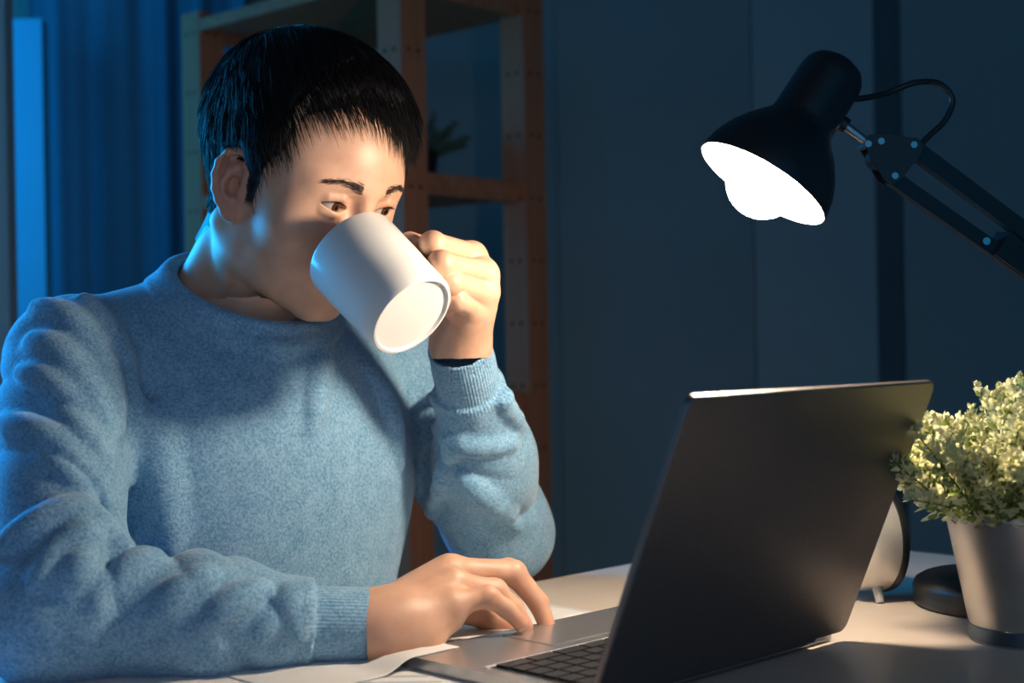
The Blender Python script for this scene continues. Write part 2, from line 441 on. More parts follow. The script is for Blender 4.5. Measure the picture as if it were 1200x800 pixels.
LH_X = ((P(530, 398, 1.235), P(545, 362, 1.205), .019, .015), (P(545, 400, 1.25), P(560, 330, 1.22), .02, .014))
def right_hand(p):
    d = hand(p, RH, R_WR, extra=RH_X)
    d = smin(d, cap(p, P(440, 733, 1.09), P(470, 727, 1.092), 0.0245, 0.0225), 0.012)
    return smin(d, cap(p, R_WR + (R_EL - R_WR) * 0.3, R_WR, 0.026, 0.0238), 0.014)
def left_hand(p):
    d = hand(p, LH, L_WR, extra=LH_X)
    return smin(d, cap(p, L_WR + (L_EL - L_WR) * 0.3, L_WR, 0.026, 0.0225), 0.014)

# ------------------------------------------------------------------ head in its own frame (x left, y forward, z up; eyes at z 0)
EYE = np.array((0.0325, 0.0725, -0.001)); EYE_R = 0.0122
EAR_S = 0.92; EAR_A = A3((0.0715, 0.011, -0.012)); _eb = nrm((0.42, -0.905, 0.03)); _eu = nrm(np.array((0.10, -0.10, 0.99)))
_en = nrm(np.cross(_eb, _eu)); _en = _en if _en[0] > 0 else -_en
EAR_R = np.stack([_eb, _eu, _en]).astype(F4)
def ear(q):
    e = (q - EAR_A) @ EAR_R.T / F4(EAR_S)
    plate = smax(ell(e, (0.016, 0.005, 0.0), (0.020, 0.030, 0.030)), np.abs(e[:, 2] - F4(0.0005)) - F4(0.0022), 0.002)
    helix = chain(e, [(0.005, 0.004, .004), (0.003, 0.016, .005), (0.007, 0.029, .005), (0.017, 0.0355, .0045), (0.028, 0.032, .004),
                      (0.0350, 0.021, .0035), (0.0360, 0.008, .003), (0.0320, -0.006, .003), (0.0255, -0.017, .002), (0.017, -0.026, .001)],
                  [.0030, .0034, .0036, .0038, .0040, .0040, .0038, .0038, .0040, .0050], 0.003)
    lobe = ell(e, (0.011, -0.026, 0.0005), (0.0095, 0.0105, 0.0042))
    d = smin(smin(plate, helix, 0.004), lobe, 0.006)
    anti = chain(e, [(0.013, 0.022, .0025), (0.0225, 0.015, .0032), (0.0258, 0.003, .0035), (0.022, -0.009, .0035), (0.0145, -0.0155, .003)],
                 [.0030, .0036, .0036, .0036, .0036], 0.003)
    d = smin(d, anti, 0.004)
    d = smin(d, chain(e, [(0.0225, 0.015, .003), (0.011, 0.012, .0015)], [.003, .0026], .002), 0.004)
    d = smin(d, cap(e, (0.004, 0.020, -0.005), (0.004, -0.018, -0.006), 0.008, 0.006), 0.006)
    d = smax(d, -ell(e, (0.0140, -0.0005, 0.0040), (0.0082, 0.0105, 0.0095)), 0.002)
    d = smax(d, -ell(e, (0.0290, 0.018, 0.005), (0.0030, 0.0120, 0.0055)), 0.002)
    d = smax(d, -ell(e, (0.0150, 0.0275, 0.005), (0.0095, 0.0036, 0.0055)), 0.002)
    d = smin(d, ell(e, (0.0045, -0.0045, 0.004), (0.0045, 0.0065, 0.0045)), 0.004)
    d = smin(d, ell(e, (0.013, 0.0, -0.0060), (0.013, 0.016, 0.0042)), 0.002)
    return d * F4(EAR_S)
def almond(q):
    dx = q[:, 0] - F4(EYE[0]); zc = F4(0.10) * dx - F4(0.0006)
    t = np.clip(1 - (dx / F4(0.0148)) ** 2, 0, 1)
    up = F4(0.0050) * t ** F4(0.85); dn = F4(-0.0042) * t
    dz = q[:, 2] - F4(EYE[2]) - zc
    return np.maximum(np.maximum(dz - up, dn - dz), np.abs(dx) - F4(0.0146))
def head(q0):
    q = q0.copy(); q[:, 0] = np.abs(q[:, 0])
    d = ell(q, (0, -0.010, 0.030), (0.0765, 0.096, 0.088))
    d = smin(d, ell(q, (0, 0.020, 0.030), (0.068, 0.068, 0.066)), 0.03)
    d = smin(d, ell(q, (0, 0.024, -0.030), (0.0645, 0.060, 0.056)), 0.03)
    d = smin(d, ell(q, (0, 0.022, -0.072), (0.050, 0.052, 0.042)), 0.03)
    d = smin(d, cap(q, (0.052, -0.004, -0.030), (0.050, 0.004, -0.072), 0.016, 0.013), 0.020)
    d = smin(d, cap(q, (0.050, 0.004, -0.070), (0.013, 0.061, -0.103), 0.014, 0.012), 0.024)
    d = smin(d, ell(q, (0, 0.067, -0.102), (0.022, 0.0165, 0.015)), 0.014)
    d = smin(d, ell(q, (0.036, 0.040, -0.062), (0.024, 0.026, 0.026)), 0.03)
    d = smin(d, ell(q, (0.046, 0.052, -0.030), (0.024, 0.023, 0.022)), 0.018)
    d = smin(d, ell(q, (0, 0.066, -0.066), (0.032, 0.024, 0.028)), 0.020)
    d = smin(d, ell(q, (0.049, 0.040, 0.010), (0.0185, 0.026, 0.030)), 0.03)
    d = smin(d, cap(q, (0.010, 0.080, 0.014), (0.046, 0.066, 0.018), 0.0100, 0.0090), 0.014)
    # sockets, lids
    d = smax(d, -ell(q, (0.034, 0.0985, -0.003), (0.020, 0.0155, 0.0125)), 0.012)
    d = smax(d, -ell(q, (0.016, 0.098, 0.000), (0.008, 0.012, 0.010)), 0.010)
    lid = length(q - A3(EYE)) - F4(EYE_R + 0.0019)
    d = smin(d, lid, 0.006)
    d = smin(d, chain(q, [(0.019, 0.0815, 0.0040), (0.030, 0.0868, 0.0074), (0.042, 0.0810, 0.0062), (0.0495, 0.0720, 0.0015)], [.0016, .0021, .0022, .0015], .002), 0.004)  # upper lid fold
    d = smin(d, chain(q, [(0.021, 0.0805, -0.0070), (0.032, 0.0845, -0.0100), (0.044, 0.0785, -0.0075)], [.0008, .0012, .0008], .002), 0.006)
    # nose
    n = cap(q, (0, 0.0860, 0.004), (0, 0.1035, -0.033), 0.0066, 0.0088)
    n = smin(n, ell(q, (0, 0.1035, -0.0375), (0.0110, 0.0110, 0.0095)), 0.008)
    n = smin(n, ell(q, (0.0125, 0.0925, -0.0405), (0.0070, 0.0105, 0.0072)), 0.006)
    d = smin(d, n, 0.010)
    d = smax(d, -ell(q, (0.0068, 0.1000, -0.0480), (0.0034, 0.0048, 0.0042)), 0.003)
    # mouth
    ul = chain(q, [(0, 0.0915, -0.0635), (0.010, 0.0905, -0.0630), (0.0235, 0.0815, -0.0675)], [.0050, .0047, .0024], .003)
    ll = chain(q, [(0, 0.0910, -0.0725), (0.011, 0.0890, -0.0720), (0.0230, 0.0812, -0.0685)], [.0062, .0058, .0026], .003)
    d = smin(d, np.minimum(ul, ll), 0.004)
    d = smax(d, -chain(q, [(0, 0.0975, -0.0680), (0.012, 0.0950, -0.0680), (0.0255, 0.0845, -0.0685)], [.0010, .0010, .0008], .001), 0.002)
    # ears
    near = q[:, 0] > F4(0.045)
    if near.any():
        e = np.full(len(q), F4(1)); e[near] = ear(q[near]); d = smin(d, e, 0.006)
    # eye opening
    am = almond(q); dist = length(q - A3(EYE))
    cut = np.maximum(np.maximum(am, F4(EYE_R - 0.0014) - dist), F4(EYE[1]) - q[:, 1])
    d = smax(d, -cut, 0.0012)
    return d
def toh(p): return (p - A3(HO)) @ HR.T / F4(HS)
def lip_mask(q):
    q = q.copy(); q[:, 0] = np.abs(q[:, 0])
    ul = chain(q, [(0, 0.0915, -0.0635), (0.010, 0.0905, -0.0630), (0.0235, 0.0815, -0.0675)], [.0050, .0047, .0024], .003)
    ll = chain(q, [(0, 0.0910, -0.0725), (0.011, 0.0890, -0.0720), (0.0230, 0.0812, -0.0685)], [.0062, .0058, .0026], .003)
    return np.clip(1 - np.minimum(ul, ll) / F4(0.0016), 0, 1)
NECK_S = NB + VV * 0.055 + ZZ * 0.005           # notch above the breastbone
def neck(p):
    d = cap(p, NT_, NB, 0.047, 0.057)
    for s in (-1, 1):
        d = smin(d, cap(p, H2W((s * 0.058, -0.022, -0.055)), NECK_S + UU * s * 0.012, 0.013, 0.011), 0.014)
        d = smin(d, cap(p, H2W((s * 0.028, -0.048, -0.075)), NB - VV * 0.02 + UU * s * 0.055 - ZZ * 0.01, 0.014, 0.032), 0.02)
    d = smin(d, length(p - A3(H2W((0, 0.085, -0.125)) - HF * 0.05)) - F4(0.012), 0.02)
    return d
def head_neck(p):
    return smin(head(toh(p)) * F4(HS), neck(p), 0.016)

# ------------------------------------------------------------------ sweater
TC = (R_SH + L_SH) / 2
def tl(c): return TC + UU * c[0] + VV * c[1] + ZZ * (c[2] - TC[2])
TR = np.stack([UU, VV, ZZ]).astype(F4)
def sweater_base(p):
    d = ell(p, tl((0.0, 0.010, 0.875)), (0.178, 0.118, 0.175), TR)
    d = smin(d, ell(p, tl((0.0, -0.022, 0.66)), (0.188, 0.104, 0.27), TR), 0.06)
    for s, sh in ((-1, R_SH), (1, L_SH)):
        d = smin(d, cap(p, NB - VV * 0.015 + ZZ * 0.005, sh - UU * s * 0.01 + ZZ * 0.012, 0.055, 0.042), 0.05)
    ra = smin(cap(p, R_SH, R_EL, 0.056, 0.047), chain(p, [R_EL, R_EL + (R_WR - R_EL) * 0.45, R_WR + (R_EL - R_WR) * 0.12], [.046, .0435, .0300], .03), 0.03)
    la = smin(cap(p, L_SH, L_EL, 0.056, 0.047), chain(p, [L_EL, L_EL + (L_WR - L_EL) * 0.45, L_WR + (L_EL - L_WR) * 0.10], [.046, .0430, .0300], .03), 0.03)
    d = smin(d, ra, 0.011); d = smin(d, la, 0.014)
    d = smin(d, cap(p, NB, CC + CN * 0.03, 0.070, 0.0705), 0.025)
    return d
# collar ring
CC = np.array((-0.236, 1.275, 1.040)); CN = nrm(VV * 0.549 + ZZ)
def collar_cut(p):
    q = p - A3(CC); t = q @ A3(CN)
    rad = length(q - t[:, None] * A3(CN))
    return t, rad
R_CUFF, L_CUFF = P(446, 733, 1.09), P(538, 404, 1.243)
R_AX, L_AX = nrm(R_WR - R_EL), nrm(L_WR - L_EL)
FOLDS = []
WS, WF = 1, -1
WRINKLES = [(R_SH, R_EL, 15.0, WS * 3, 0.0080, 0.02, 0.95, 0.4), (R_EL, R_WR, 20.0, WF * 3, 0.0060, 0.02, 0.80, 1.0),
            (L_EL, L_WR, 15.0, 1, 0.0050, 0.05, 0.80, 0.2), (L_SH, L_EL, 14.0, -1, 0.0045, 0.15, 0.95, 2.0)]
def wrinkle(p, a, b, f, m, amp, t0, t1, ph):
    # slanting folds round a sleeve: rounded ridges with narrow valleys
    L = float(np.linalg.norm(b - a)); ax = nrm(b - a); q = p - A3(a); s = q @ A3(ax); r = q - s[:, None] * A3(ax); rad = length(r)
    x, y, _ = frame(ax); phi = np.arctan2(r @ A3(y), r @ A3(x)); t = s / F4(L)
    env = np.clip((t - F4(t0)) / F4(0.12), 0, 1) * np.clip((F4(t1) - t) / F4(0.15), 0, 1) * np.clip((F4(0.085) - rad) / F4(0.02), 0, 1)
    if not env.any(): return F4(0)
    u = F4(2 * math.pi * f) * s + F4(m) * phi + F4(ph) + F4(0.8) * np.sin(2 * phi + 23 * s + F4(ph)) + F4(0.5) * np.sin(phi - 41 * s)
    w = F4(0.55) + F4(0.45) * np.sin(phi * 2 + 31 * s + F4(2.0 * ph))          # folds come and go
    return (F4(amp) * env * w * (np.abs(np.sin(u * F4(0.5))) ** F4(0.75) - F4(0.62))).astype(F4)
def sweater(p):
    d = sweater_base(p)
    c = p.mean(0); rad = float(length(p - c).max())
    for a, b, ra, rb, k, bc, br in FOLDS:
        if np.linalg.norm(bc - c) > rad + br + 0.03: continue
        if k > 0: d = smin(d, cap(p, a, b, ra, rb), k)
        else: d = smax(d, -cap(p, a, b, ra, rb), -k)
    for a, b, f, m, amp, t0, t1, ph in WRINKLES:
        d = d - wrinkle(p, a, b, f, m, amp, t0, t1, ph)
    # neck opening
    t, r = collar_cut(p)
    near = r < F4(0.115)
    d = np.where(near, smax(d, t, 0.004), d)
    bw = np.sqrt((r - F4(0.068)) ** 2 + t * t); d = d - F4(0.0022) * np.clip((F4(0.0265) - bw) / F4(0.0025), 0, 1)
    tor = np.sqrt((r - F4(0.0705)) ** 2 * F4(0.7) + (np.maximum(np.abs(t + F4(0.010)) - F4(0.0085), 0)) ** 2) - F4(0.0055)
    d = smax(d, -np.maximum(r - F4(0.0635), -t - F4(0.030)), 0.003)
    d = smin(d, tor, 0.003)
    # cuffs: cut flat and hollowed a little
    for cf, ax, r0 in ((R_CUFF, R_AX, 0.0268), (L_CUFF, L_AX, 0.0268)):
        q = p - A3(cf); t = q @ A3(ax); r = length(q - t[:, None] * A3(ax)); near = (r < F4(0.06)) & (np.abs(t) < F4(0.12))
        band = np.maximum(np.abs(r) - F4(r0 + 0.0016), np.abs(t + F4(0.030)) - F4(0.030))
        sl = near & (t > -0.052); d = np.where(sl, np.maximum(d, r - F4(r0 + 0.0016)), d)
        d = np.where(near, smin(d, band, 0.003), d)
        d = np.where(near & (t > -0.06), np.maximum(d, t), d)
        d = smax(d, -np.maximum(r - F4(r0 - 0.0015), np.abs(t) - F4(0.014)), 0.002)
    return d
def fold(pts, r=0.006, k=0.014, depth=0.0, cut=False):
    # a ridge (or groove) in the cloth along points seen on the sleeve / chest
    Q = [raymarch(sweater_base, x, y) for x, y in pts]
    Q = [q for q in Q if q is not None]
    if len(Q) < 2: return
    G = grad(sweater_base, np.array(Q), 2e-3)
    Q = bez([q + g * depth for q, g in zip(Q, G)], 3)
    n = len(Q)
    for i in range(n - 1):
        f = lambda j: r * (0.35 + 0.65 * math.sin(math.pi * (0.12 + 0.76 * j / (n - 1))))
        a, b = Q[i], Q[i + 1]
        FOLDS.append((a, b, f(i), f(i + 1), -k if cut else k, (a + b) / 2, np.linalg.norm(b - a) / 2 + r))
def body_inner(p):
    return sweater_base(p) + F4(0.014)
person = empty('person', (float(TC[0]), float(TC[1]), 0.0))
tag(person, 'person in a blue crew-neck sweater drinking from a white mug while typing', 'person')
def box_of(pts, pad):
    a = np.array(pts); return a.min(0) - pad, a.max(0) + pad
parts = []
hl, hh = HO - 0.16, HO + 0.16; hl[2] = NB[2] - 0.005; hh[2] = HO[2] + 0.15
parts.append(mesh_sdf(head_neck, hl, hh, 0.0011))
lo, hi = box_of([x for n in RH for x in RH[n][0]] + [R_WR], 0.034); lo[0] = R_CUFF[0] - 0.008
parts.append(mesh_sdf(right_hand, lo, hi, 0.001))
lo, hi = box_of([x for n in LH for x in LH[n][0]] + [L_WR], 0.022); lo[2] = L_CUFF[2] - 0.012
parts.append(mesh_sdf(left_hand, lo, hi, 0.001))
def under(p): return np.minimum(body_inner(p), neck(p))
parts.append(mesh_sdf(under, (-0.5, 0.95, 0.56), (0.12, 1.62, 1.03), 0.006))
BV, BQ = join_parts(parts)
me = np_mesh('body', BV, BQ)
hq = toh(BV.astype(F4))
nh = len(parts[0][0]); lm = np.zeros(len(BV), F4); lm[:nh] = lip_mask(hq[:nh]); attr(me, 'lip', lm)
axq = np.abs(hq[:, 0])
def skullq(q):
    q = q.copy(); q[:, 0] = np.abs(q[:, 0])
    d = ell(q, (0, -0.010, 0.030), (0.0765, 0.096, 0.088)); d = smin(d, ell(q, (0, 0.020, 0.030), (0.068, 0.068, 0.066)), 0.03)
    d = smin(d, ell(q, (0, 0.024, -0.030), (0.0645, 0.060, 0.056)), 0.03)
    return smin(d, cap(q, (0, -0.022, -0.045), (0, -0.045, -0.12), 0.053, 0.056), 0.03)
# hair roots darken the scalp and brows
def hairline(q):
    # >0 where scalp hair grows (head frame)
    x, y, z = np.abs(q[:, 0]), q[:, 1], q[:, 2]
    front = z - (0.094 - 0.022 * (x / 0.06) ** 2 - np.clip(q[:, 0] + 0.02, 0, 1) * 0.45)                                   # forehead line, lower at the temples
    side = z - np.interp(y, [-0.11, -0.06, -0.03, 0.004, 0.012, 0.022, 0.030, 0.040, 0.050, 0.060, 0.075], [-0.098, -0.088, -0.048, -0.010, -0.026, -0.026, 0.000, 0.022, 0.040, 0.062, 0.074])
    return np.minimum(np.where(y > 0.045, np.minimum(front, side), side), z + 0.092)
hm = np.zeros(len(BV), F4); hm[:nh] = np.clip(hairline(hq[:nh]) / 0.006 + 0.3, 0, 1)
earq = (np.stack([axq, hq[:, 1], hq[:, 2]], 1).astype(F4) - EAR_A) @ EAR_R.T
hm[:nh][(ear(np.stack([axq[:nh], hq[:nh, 1], hq[:nh, 2]], 1).astype(F4)) < 0.0015)] = 0
hm[:nh][skullq(hq[:nh]) > 0.004] = 0
attr(me, 'hairroot', hm)
rd = np.zeros(len(BV), F4)   # redder skin: ears, knuckles, finger ends
rd[:nh] = np.clip(1 - ear(np.stack([axq[:nh], hq[:nh, 1], hq[:nh, 2]], 1).astype(F4)) / 0.006, 0, 1) * 0.7
for H in (RH, LH):
    for n_ in H:
        for jj, rr in ((1, .011), (3, .014)):
            dd = np.linalg.norm(BV[nh:] - H[n_][0][jj], axis=1); rd[nh:] = np.maximum(rd[nh:], np.clip(1 - dd / rr, 0, 1) * 0.8)
attr(me, 'red', rd)
skin = mat('skin', (0.60, 0.36, 0.25), 0.48)
N_, L_, B_ = NT(skin)
B_.inputs['Subsurface Weight'].default_value = 0.12; B_.inputs['Subsurface Radius'].default_value = (0.012, 0.004, 0.002); B_.inputs['Subsurface Scale'].default_value = 0.6
tc = node(skin, 'ShaderNodeTexCoord'); nz = node(skin, 'ShaderNodeTexNoise', Scale=60.0, Detail=4.0); link(skin, tc.outputs['Object'], nz.inputs['Vector'])
r1 = ramp(skin, [(0.3, (0.59, 0.325, 0.21)), (0.7, (0.67, 0.395, 0.27))]); link(skin, nz.outputs[0], r1.inputs[0])
def mixin(src, attrname, col):
    a = node(skin, 'ShaderNodeAttribute', attribute_name=attrname); mx = node(skin, 'ShaderNodeMix', data_type='RGBA')
    link(skin, a.outputs['Fac'], mx.inputs['Factor']); link(skin, src, mx.inputs['A']); mx.inputs['B'].default_value = (*col, 1)
    return mx.outputs['Result']
o_ = mixin(r1.outputs[0], 'red', (0.60, 0.25, 0.16)); o_ = mixin(o_, 'lip', (0.50, 0.11, 0.10)); o_ = mixin(o_, 'hairroot', (0.012, 0.010, 0.010))
link(skin, o_, B_.inputs['Base Color'])
n3 = node(skin, 'ShaderNodeTexNoise', Scale=900.0, Detail=2.0); link(skin, tc.outputs['Object'], n3.inputs['Vector'])
bp = node(skin, 'ShaderNodeBump', Strength=0.12, Distance=0.0006); link(skin, n3.outputs[0], bp.inputs['Height']); link(skin, bp.outputs[0], B_.inputs['Normal'])
body = link_mesh('body', me, skin, person)
# eyes
sclera = mat('eyeball', (0.75, 0.70, 0.66), 0.12)
N_, L_, B_ = NT(sclera)
GAZE = nrm((0.10, 1.0, -0.10))
tc = node(sclera, 'ShaderNodeTexCoord'); sp = node(sclera, 'ShaderNodeVectorMath', operation='DISTANCE'); link(sclera, tc.outputs['Object'], sp.inputs[0])
sp.inputs[1].default_value = (0, 0, EYE_R * HS)
rr = ramp(sclera, [(0.0, (0.004, 0.003, 0.003)), (0.20, (0.006, 0.004, 0.003)), (0.23, (0.10, 0.035, 0.012)), (0.46, (0.045, 0.016, 0.007)), (0.52, (0.50, 0.42, 0.38))])
mm = node(sclera, 'ShaderNodeMath', operation='MULTIPLY'); mm.inputs[1].default_value = 1 / (EYE_R * HS); link(sclera, sp.outputs['Value'], mm.inputs[0])
link(sclera, mm.outputs[0], rr.inputs[0]); link(sclera, rr.outputs[0], B_.inputs['Base Color'])
for s in (-1, 1):
    bm = bmesh.new(); bmesh.ops.create_uvsphere(bm, u_segments=32, v_segments=24, radius=EYE_R * HS)
    mz = bpy.data.meshes.new('eye'); bm.to_mesh(mz); bm.free()
    o = bpy.data.objects.new('eye', mz); COL.objects.link(o); mz.materials.append(sclera); mz.shade_smooth()
    g = GAZE[0] * HL + GAZE[1] * HF + GAZE[2] * HU
    q = Vector(g).to_track_quat('Z', 'Y')
    o.matrix_world = Matrix.Translation(H2W((s * EYE[0], EYE[1], EYE[2]))) @ q.to_matrix().to_4x4()
    mw = o.matrix_world.copy(); o.parent = person; bpy.context.view_layer.update(); o.matrix_parent_inverse = person.matrix_world.inverted(); o.matrix_basis = mw
    tag(o, 'dark brown eye')
# ------------------------------------------------------------------ hair: a dark cap with combed strands
def hair_thick(q):
    z = q[:, 2]; y = q[:, 1]
    t = np.interp(z, [-0.08, -0.03, 0.02, 0.06, 0.09, 0.13], [0.002, 0.004, 0.009, 0.015, 0.019, 0.021])
    return (t * np.clip(0.12 + hairline(q) / 0.048, 0.12, 1)).astype(F4)
def hairsdf(p):
    q = toh(p); d = skullq(q) - hair_thick(q)
    hl_ = hairline(q)
    d = smax(d, -(hl_ + F4(0.004)).astype(F4) * F4(0.9), 0.006)
    qa = q.copy(); qa[:, 0] = np.abs(qa[:, 0])
    return smax(d, -(ear(qa) - F4(0.0015)), 0.002) * F4(HS)
hairm = mat('black_hair', (0.006, 0.0055, 0.006), 0.55, 0.0, 0.22)
browm = mat('brow_hair', (0.045, 0.032, 0.026), 0.7, 0.0, 0.1)
V, Q = mesh_sdf(hairsdf, HO - 0.15, HO + 0.16, 0.002)
hcap = link_mesh('hair', np_mesh('hair', V, Q), hairm, person)
tag(hcap, 'short black hair')
def strands(name, m, roots, dirs, lens, r0, parent, nseg=6, lift=0.003, off=None, curl=0.0, seed=3, cl=skullq, tk=hair_thick):
    # thin three-sided tapering strands that follow the skull
    rng = np.random.default_rng(seed); n = len(roots); p = roots.astype(F4).copy(); d = dirs.astype(F4).copy()
    rings = []; W = []
    for s in range(nseg + 1):
        t = s / nseg
        rings.append(p.copy()); W.append(r0 * (1 - 0.85 * t ** 1.5))
        p = p + d * (lens / nseg)[:, None].astype(F4)
        v = cl(p) - off * F4(1) - F4(lift) * F4(t)
        e = F4(1e-3); g = np.stack([cl(p + A3(k)) - cl(p - A3(k)) for k in ((e, 0, 0), (0, e, 0), (0, 0, e))], 1); g /= length(g)[:, None] + F4(1e-9)
        p = p - g * (v * F4(0.7))[:, None]
        d = d - g * np.einsum('ij,ij->i', d, g)[:, None] * F4(0.8) + rng.normal(0, curl, d.shape).astype(F4)
        d[:, 2] -= F4(0.06); d /= length(d)[:, None]
    R3 = np.stack([HL, HF, HU])
    R = np.stack(rings, 1) @ R3 * HS + HO; ns = nseg + 1
    T = np.gradient(R, axis=1); T /= np.linalg.norm(T, axis=2, keepdims=True) + 1e-9
    up = np.cross(T, rng.normal(0, 1, (n, 1, 3))); up /= np.linalg.norm(up, axis=2, keepdims=True) + 1e-9
    bi = np.cross(T, up)
    W = np.array(W)[None, :, None]
    Vt = np.stack([R + (up * math.cos(a) + bi * math.sin(a)) * W for a in (0, 2.094, 4.189)], 2)   # n, ns, 3, 3
    base = (np.arange(n) * ns * 3)[:, None, None] + (np.arange(nseg) * 3)[None, :, None] + np.arange(3)[None, None, :]
    k2 = (np.arange(3) + 1) % 3; b2 = (np.arange(n) * ns * 3)[:, None, None] + (np.arange(nseg) * 3)[None, :, None] + k2[None, None, :]
    Qd = np.stack([base, b2, b2 + 3, base + 3], -1).reshape(-1, 4)
    return link_mesh(name, np_mesh(name, Vt.reshape(-1, 3), Qd), m, parent)
rng = np.random.default_rng(7)
def scalp_points(n):
    out = []
    while sum(map(len, out)) < n:
        v = rng.normal(0, 1, (n * 2, 3)); v /= np.linalg.norm(v, axis=1, keepdims=True)
        q = (v * np.array((0.0765, 0.096, 0.088)) + np.array((0, -0.010, 0.030))).astype(F4)
        for _ in range(4):
            e = 1e-3; g = np.stack([skullq(q + A3(k)) - skullq(q - A3(k)) for k in ((e, 0, 0), (0, e, 0), (0, 0, e))], 1); g /= length(g)[:, None]
            q = q - g * skullq(q)[:, None]
        qa = q.copy(); qa[:, 0] = np.abs(qa[:, 0])
        out.append(q[(hairline(q) > 0.0) & (ear(qa) > np.where((qa[:, 2] > 0.0) & (qa[:, 1] < 0.012), 0.016, 0.006))])
    return np.concatenate(out)[:n]
S = scalp_points(11000)
crown = np.array((0.012, -0.055, 0.115))
dv = S - crown; dv[:, 1] += 0.05 * (S[:, 2] > 0.06)
dv[:, 0] += 0.030 * np.clip((S[:, 1] - 0.02) / 0.04, 0, 1)      # front swept to his left
dv += rng.normal(0, 0.012, dv.shape)
g = np.stack([skullq(S + A3(k)) - skullq(S - A3(k)) for k in ((1e-3, 0, 0), (0, 1e-3, 0), (0, 0, 1e-3))], 1); g /= length(g)[:, None]
dv = dv - g * np.einsum('ij,ij->i', dv, g)[:, None]; dv /= np.linalg.norm(dv, axis=1, keepdims=True)
ln = np.interp(S[:, 2], [-0.08, -0.02, 0.03, 0.07, 0.12], [0.006, 0.012, 0.022, 0.034, 0.045]) * rng.uniform(0.75, 1.2, len(S))
off = hair_thick(S) * rng.uniform(0.85, 1.12, len(S)).astype(F4)
S0 = (S + g * (off * F4(0.8))[:, None]).astype(F4)
strands('hair_strands', hairm, S0, dv, ln, 0.00042, hcap, 6, 0.0015, off, 0.03)
# fringe over the forehead and along the temples
fr = S[(S[:, 1] > 0.035) & (hairline(S) < 0.030)]
fr = np.concatenate([fr] * 3)[:1500] + rng.normal(0, 0.0015, (min(1500, 3 * len(fr)), 3)).astype(F4)
sw_ = np.clip((fr[:, 0] + 0.050) / 0.03, 0, 1)          # temple hair lies down and forward, the fringe sweeps to his left
fd = np.stack([sw_ * 0.75 + rng.normal(0, 0.18, len(fr)), 0.45 + 0.0 * sw_, -0.75 + 0.15 * sw_ + rng.normal(0, 0.15, len(fr))], 1)
fl = np.interp(np.abs(fr[:, 0]), [0, 0.05, 0.07], [0.014, 0.012, 0.010]) * rng.uniform(0.6, 1.2, len(fr))
strands('fringe', hairm, fr, fd / np.linalg.norm(fd, axis=1, keepdims=True), fl, 0.00042, hcap, 6, 0.001, (hair_thick(fr) * 0.55 * rng.uniform(0.3, 1.2, len(fr))).astype(F4), 0.02, 5)
# brows
for s in (-1, 1):
    nb = 300; t = rng.uniform(0, 1, nb) ** 1.15; u = rng.normal(0, 1, nb)
    x = 0.014 + 0.037 * t; z = 0.0185 + 0.006 * np.sin(np.pi * np.minimum(t * 0.75, 1)) - 0.003 * t + u * 0.0021 * (1.2 - t * 0.75)
    b = np.stack([s * x, np.full(nb, 0.11), z], 1).astype(F4)
    for _ in range(30): b[:, 1] -= head(b) * F4(0.8)
    bd = np.stack([s * np.full(nb, 0.9), np.full(nb, -0.12), 0.35 - 0.6 * t], 1); bd /= np.linalg.norm(bd, axis=1, keepdims=True)
    strands('eyebrow', browm, b, bd, rng.uniform(0.004, 0.008, nb), 0.00020, person, 3, 0.0004, np.full(nb, 0.0005, F4), 0.03, 11 + s, cl=head)
    # lashes
    nl = 46; t = np.linspace(-1, 1, nl); x = EYE[0] + t * 0.0138
    zl = EYE[2] + 0.10 * (x - EYE[0]) - 0.0006 + 0.0050 * np.clip(1 - t ** 2 * 0.89, 0, 1) ** 0.85
    yl = EYE[1] + np.sqrt(np.maximum((EYE_R + 0.0014) ** 2 - (x - EYE[0]) ** 2 - (zl - EYE[2]) ** 2, 0))
    b = np.stack([s * x, yl, zl], 1).astype(F4); bd = np.stack([s * t * 0.5, np.full(nl, 0.8), np.full(nl, -0.1)], 1); bd /= np.linalg.norm(bd, axis=1, keepdims=True)
    strands('eyelashes', hairm, b, bd, rng.uniform(0.004, 0.006, nl), 0.00018, person, 3, 0.0, np.zeros(nl, F4), 0.0, 21 + s, cl=lambda q: np.zeros(len(q), F4) + q[:, 0] * 0)

# fingernails on the tips one can see
nail_m = mat('fingernail', (0.70, 0.46, 0.38), 0.25)
for H, names in ((RH, ('index', 'middle', 'ring', 'pinky')), (LH, ('thumb',))):
    for n_ in names:
        J, R_ = H[n_]; dx = nrm(J[3] - J[2]); dor = J[2] - (J[1] + J[3]) / 2; dor = nrm(dor - dx * (dor @ dx)); sd = np.cross(dx, dor)
        c = J[3] - dx * 0.001 + dor * (R_[3] * 0.60); V, Fc = [], []; n1, n2 = 10, 8
        for j in range(n2 + 1):
            for i in range(n1 + 1):
                a, t = (i / n1 - 0.5) * 1.5, j / n2 - 0.5
                hw = 1.0 if abs(t) < 0.3 else math.sqrt(max(0, 1 - ((abs(t) - 0.3) / 0.2) ** 2 * 0.75))
                V.append(c + dx * (t * 0.0115) + sd * math.sin(a * hw) * R_[3] * 0.92 + dor * (math.cos(a * hw) * R_[3] * 0.92 - R_[3] * 0.52 - 0.0012 * (t * 2) ** 2 * (t > 0)))
        for j in range(n2):
            for i in range(n1):
                a = j * (n1 + 1) + i; Fc.append((a, a + 1, a + n1 + 2, a + n1 + 1))
        o = pydata('fingernail', V, Fc, nail_m, person); s_ = o.modifiers.new('t', 'SOLIDIFY'); s_.thickness = 0.0004
